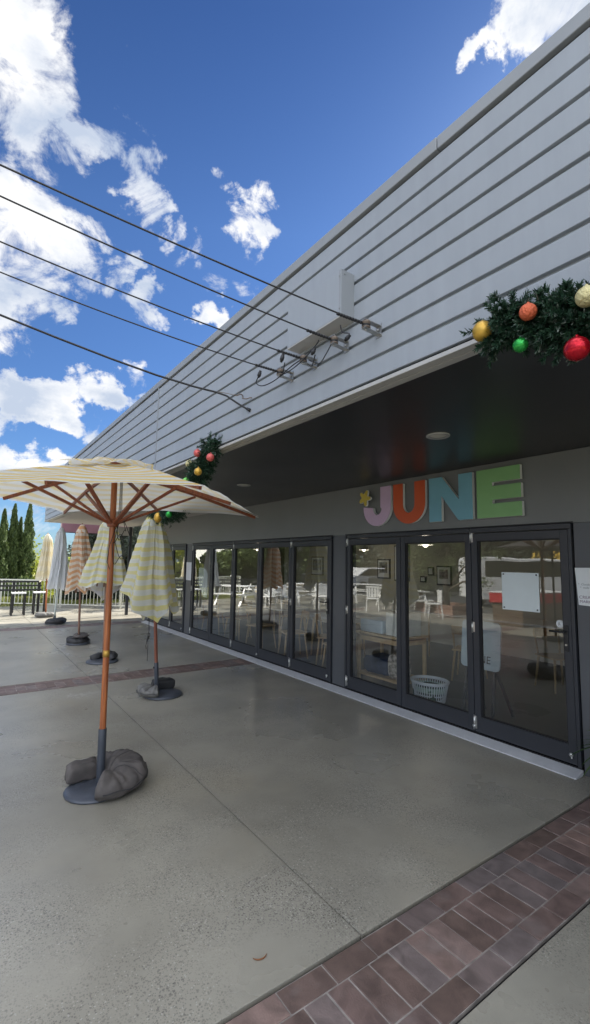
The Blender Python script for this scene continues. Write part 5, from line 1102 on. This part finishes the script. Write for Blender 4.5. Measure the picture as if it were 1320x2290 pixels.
# general broken cloud for the rest of the dome (kept out of the surveyed part)
nzb=WN('ShaderNodeTexNoise'); nzb.inputs['Scale'].default_value=2.2; nzb.inputs['Detail'].default_value=8; nzb.inputs['Roughness'].default_value=.6; WL(GEN,nzb.inputs['Vector'])
dc=WN('ShaderNodeVectorMath',operation='DOT_PRODUCT'); WL(GEN,dc.inputs[0]); dc.inputs[1].default_value=fw
out_=WN('ShaderNodeMapRange'); WL(dc.outputs['Value'],out_.inputs['Value']); out_.inputs['From Min'].default_value=.58; out_.inputs['From Max'].default_value=.30; out_.inputs['To Min'].default_value=-1.; out_.inputs['To Max'].default_value=.42
gen=M1('MULTIPLY_ADD',nzb.outputs['Fac'],.9,out_.outputs[0]); gen=M1('SUBTRACT',gen,.22)
cur=M1('MAXIMUM',cur,gen)
cur=M1('MAXIMUM',cur,-.6)
den=M1('ADD',cur,M1('MULTIPLY',M1('SUBTRACT',nz1.outputs['Fac'],.5),3.1))
cov=WN('ShaderNodeMapRange'); cov.interpolation_type='SMOOTHSTEP'; WL(den,cov.inputs['Value']); cov.inputs['From Min'].default_value=.36; cov.inputs['From Max'].default_value=1.0
# cloud brightness: broad shading noise
nz2=WN('ShaderNodeTexNoise'); nz2.inputs['Scale'].default_value=5; nz2.inputs['Detail'].default_value=7; nz2.inputs['Roughness'].default_value=.55
mp2=WN('ShaderNodeMapping'); mp2.inputs['Location'].default_value=(3,1,2); mp2.inputs['Scale'].default_value=(1,1,2); WL(GEN,mp2.inputs[0]); WL(mp2.outputs[0],nz2.inputs['Vector'])
sh=WN('ShaderNodeMapRange'); WL(M1('ADD',nz2.outputs['Fac'],M1('MULTIPLY',M1('SUBTRACT',den,.9),-.10)),sh.inputs['Value']); sh.inputs['From Min'].default_value=.38; sh.inputs['From Max'].default_value=.60
ccol=WN('ShaderNodeMixRGB'); WL(sh.outputs[0],ccol.inputs[0]); ccol.inputs[1].default_value=(.52,.60,.74,1); ccol.inputs[2].default_value=(1.0,1.0,1.0,1)
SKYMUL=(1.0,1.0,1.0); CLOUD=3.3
grade=WN('ShaderNodeMixRGB',blend_type='MULTIPLY'); grade.inputs[0].default_value=1; WL(sky.outputs[0],grade.inputs[1]); 
sxw=WN('ShaderNodeSeparateXYZ'); WL(GEN,sxw.inputs[0])
gz_=WN('ShaderNodeMapRange'); WL(sxw.outputs['Z'],gz_.inputs['Value']); gz_.inputs['From Min'].default_value=.60; gz_.inputs['From Max'].default_value=.80
gc=WN('ShaderNodeMixRGB'); WL(gz_.outputs[0],gc.inputs[0]); gc.inputs[1].default_value=(.207,.289,.405,1); gc.inputs[2].default_value=(.134,.205,.323,1); WL(gc.outputs[0],grade.inputs[2])
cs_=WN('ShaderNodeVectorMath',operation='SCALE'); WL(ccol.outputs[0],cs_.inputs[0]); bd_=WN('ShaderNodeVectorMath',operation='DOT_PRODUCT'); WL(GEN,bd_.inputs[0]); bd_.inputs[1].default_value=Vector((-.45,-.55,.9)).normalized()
br_=WN('ShaderNodeMapRange'); br_.interpolation_type='SMOOTHSTEP'; WL(bd_.outputs['Value'],br_.inputs['Value']); br_.inputs['From Min'].default_value=.42; br_.inputs['From Max'].default_value=.85; br_.inputs['To Min'].default_value=CLOUD; br_.inputs['To Max'].default_value=CLOUD*5; WL(br_.outputs[0],cs_.inputs['Scale'])   # unseen clouds overhead and behind the camera boosted to add fill in the shade
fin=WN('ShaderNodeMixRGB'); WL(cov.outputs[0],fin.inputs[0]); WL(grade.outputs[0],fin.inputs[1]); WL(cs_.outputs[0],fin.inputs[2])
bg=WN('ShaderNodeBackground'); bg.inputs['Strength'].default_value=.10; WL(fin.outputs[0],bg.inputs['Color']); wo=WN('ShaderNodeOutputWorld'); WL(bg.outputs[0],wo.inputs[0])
W.cycles.sampling_method='MANUAL'; W.cycles.sample_map_resolution=512
# sun
sl=bpy.data.lights.new('sun','SUN'); sl.energy=4.3; sl.angle=math.radians(.5); sl.color=(1,.95,.86); so=bpy.data.objects.new('sun',sl); C.objects.link(so); so.rotation_euler=(-SUN).to_track_quat('-Z','Y').to_euler(); so.location=(20,10,20)
# camera
cd_=bpy.data.cameras.new('camera'); co=bpy.data.objects.new('camera',cd_); C.objects.link(co); S.camera=co
cd_.sensor_fit='HORIZONTAL'; cd_.sensor_width=36; cd_.lens=36*FP/1320; cd_.clip_start=.05; cd_.clip_end=3000
R=Matrix((r2,u2,-fw)).transposed().to_4x4(); R.translation=Vector((0,0,1.7)); co.matrix_world=R
S.view_settings.view_transform='Standard'; S.view_settings.look='None'; S.view_settings.exposure=1.75; S.view_settings.gamma=1
S.cycles.max_bounces=7; S.cycles.transparent_max_bounces=12; S.cycles.glossy_bounces=4; S.cycles.sample_clamp_indirect=6; S.cycles.use_denoising=True
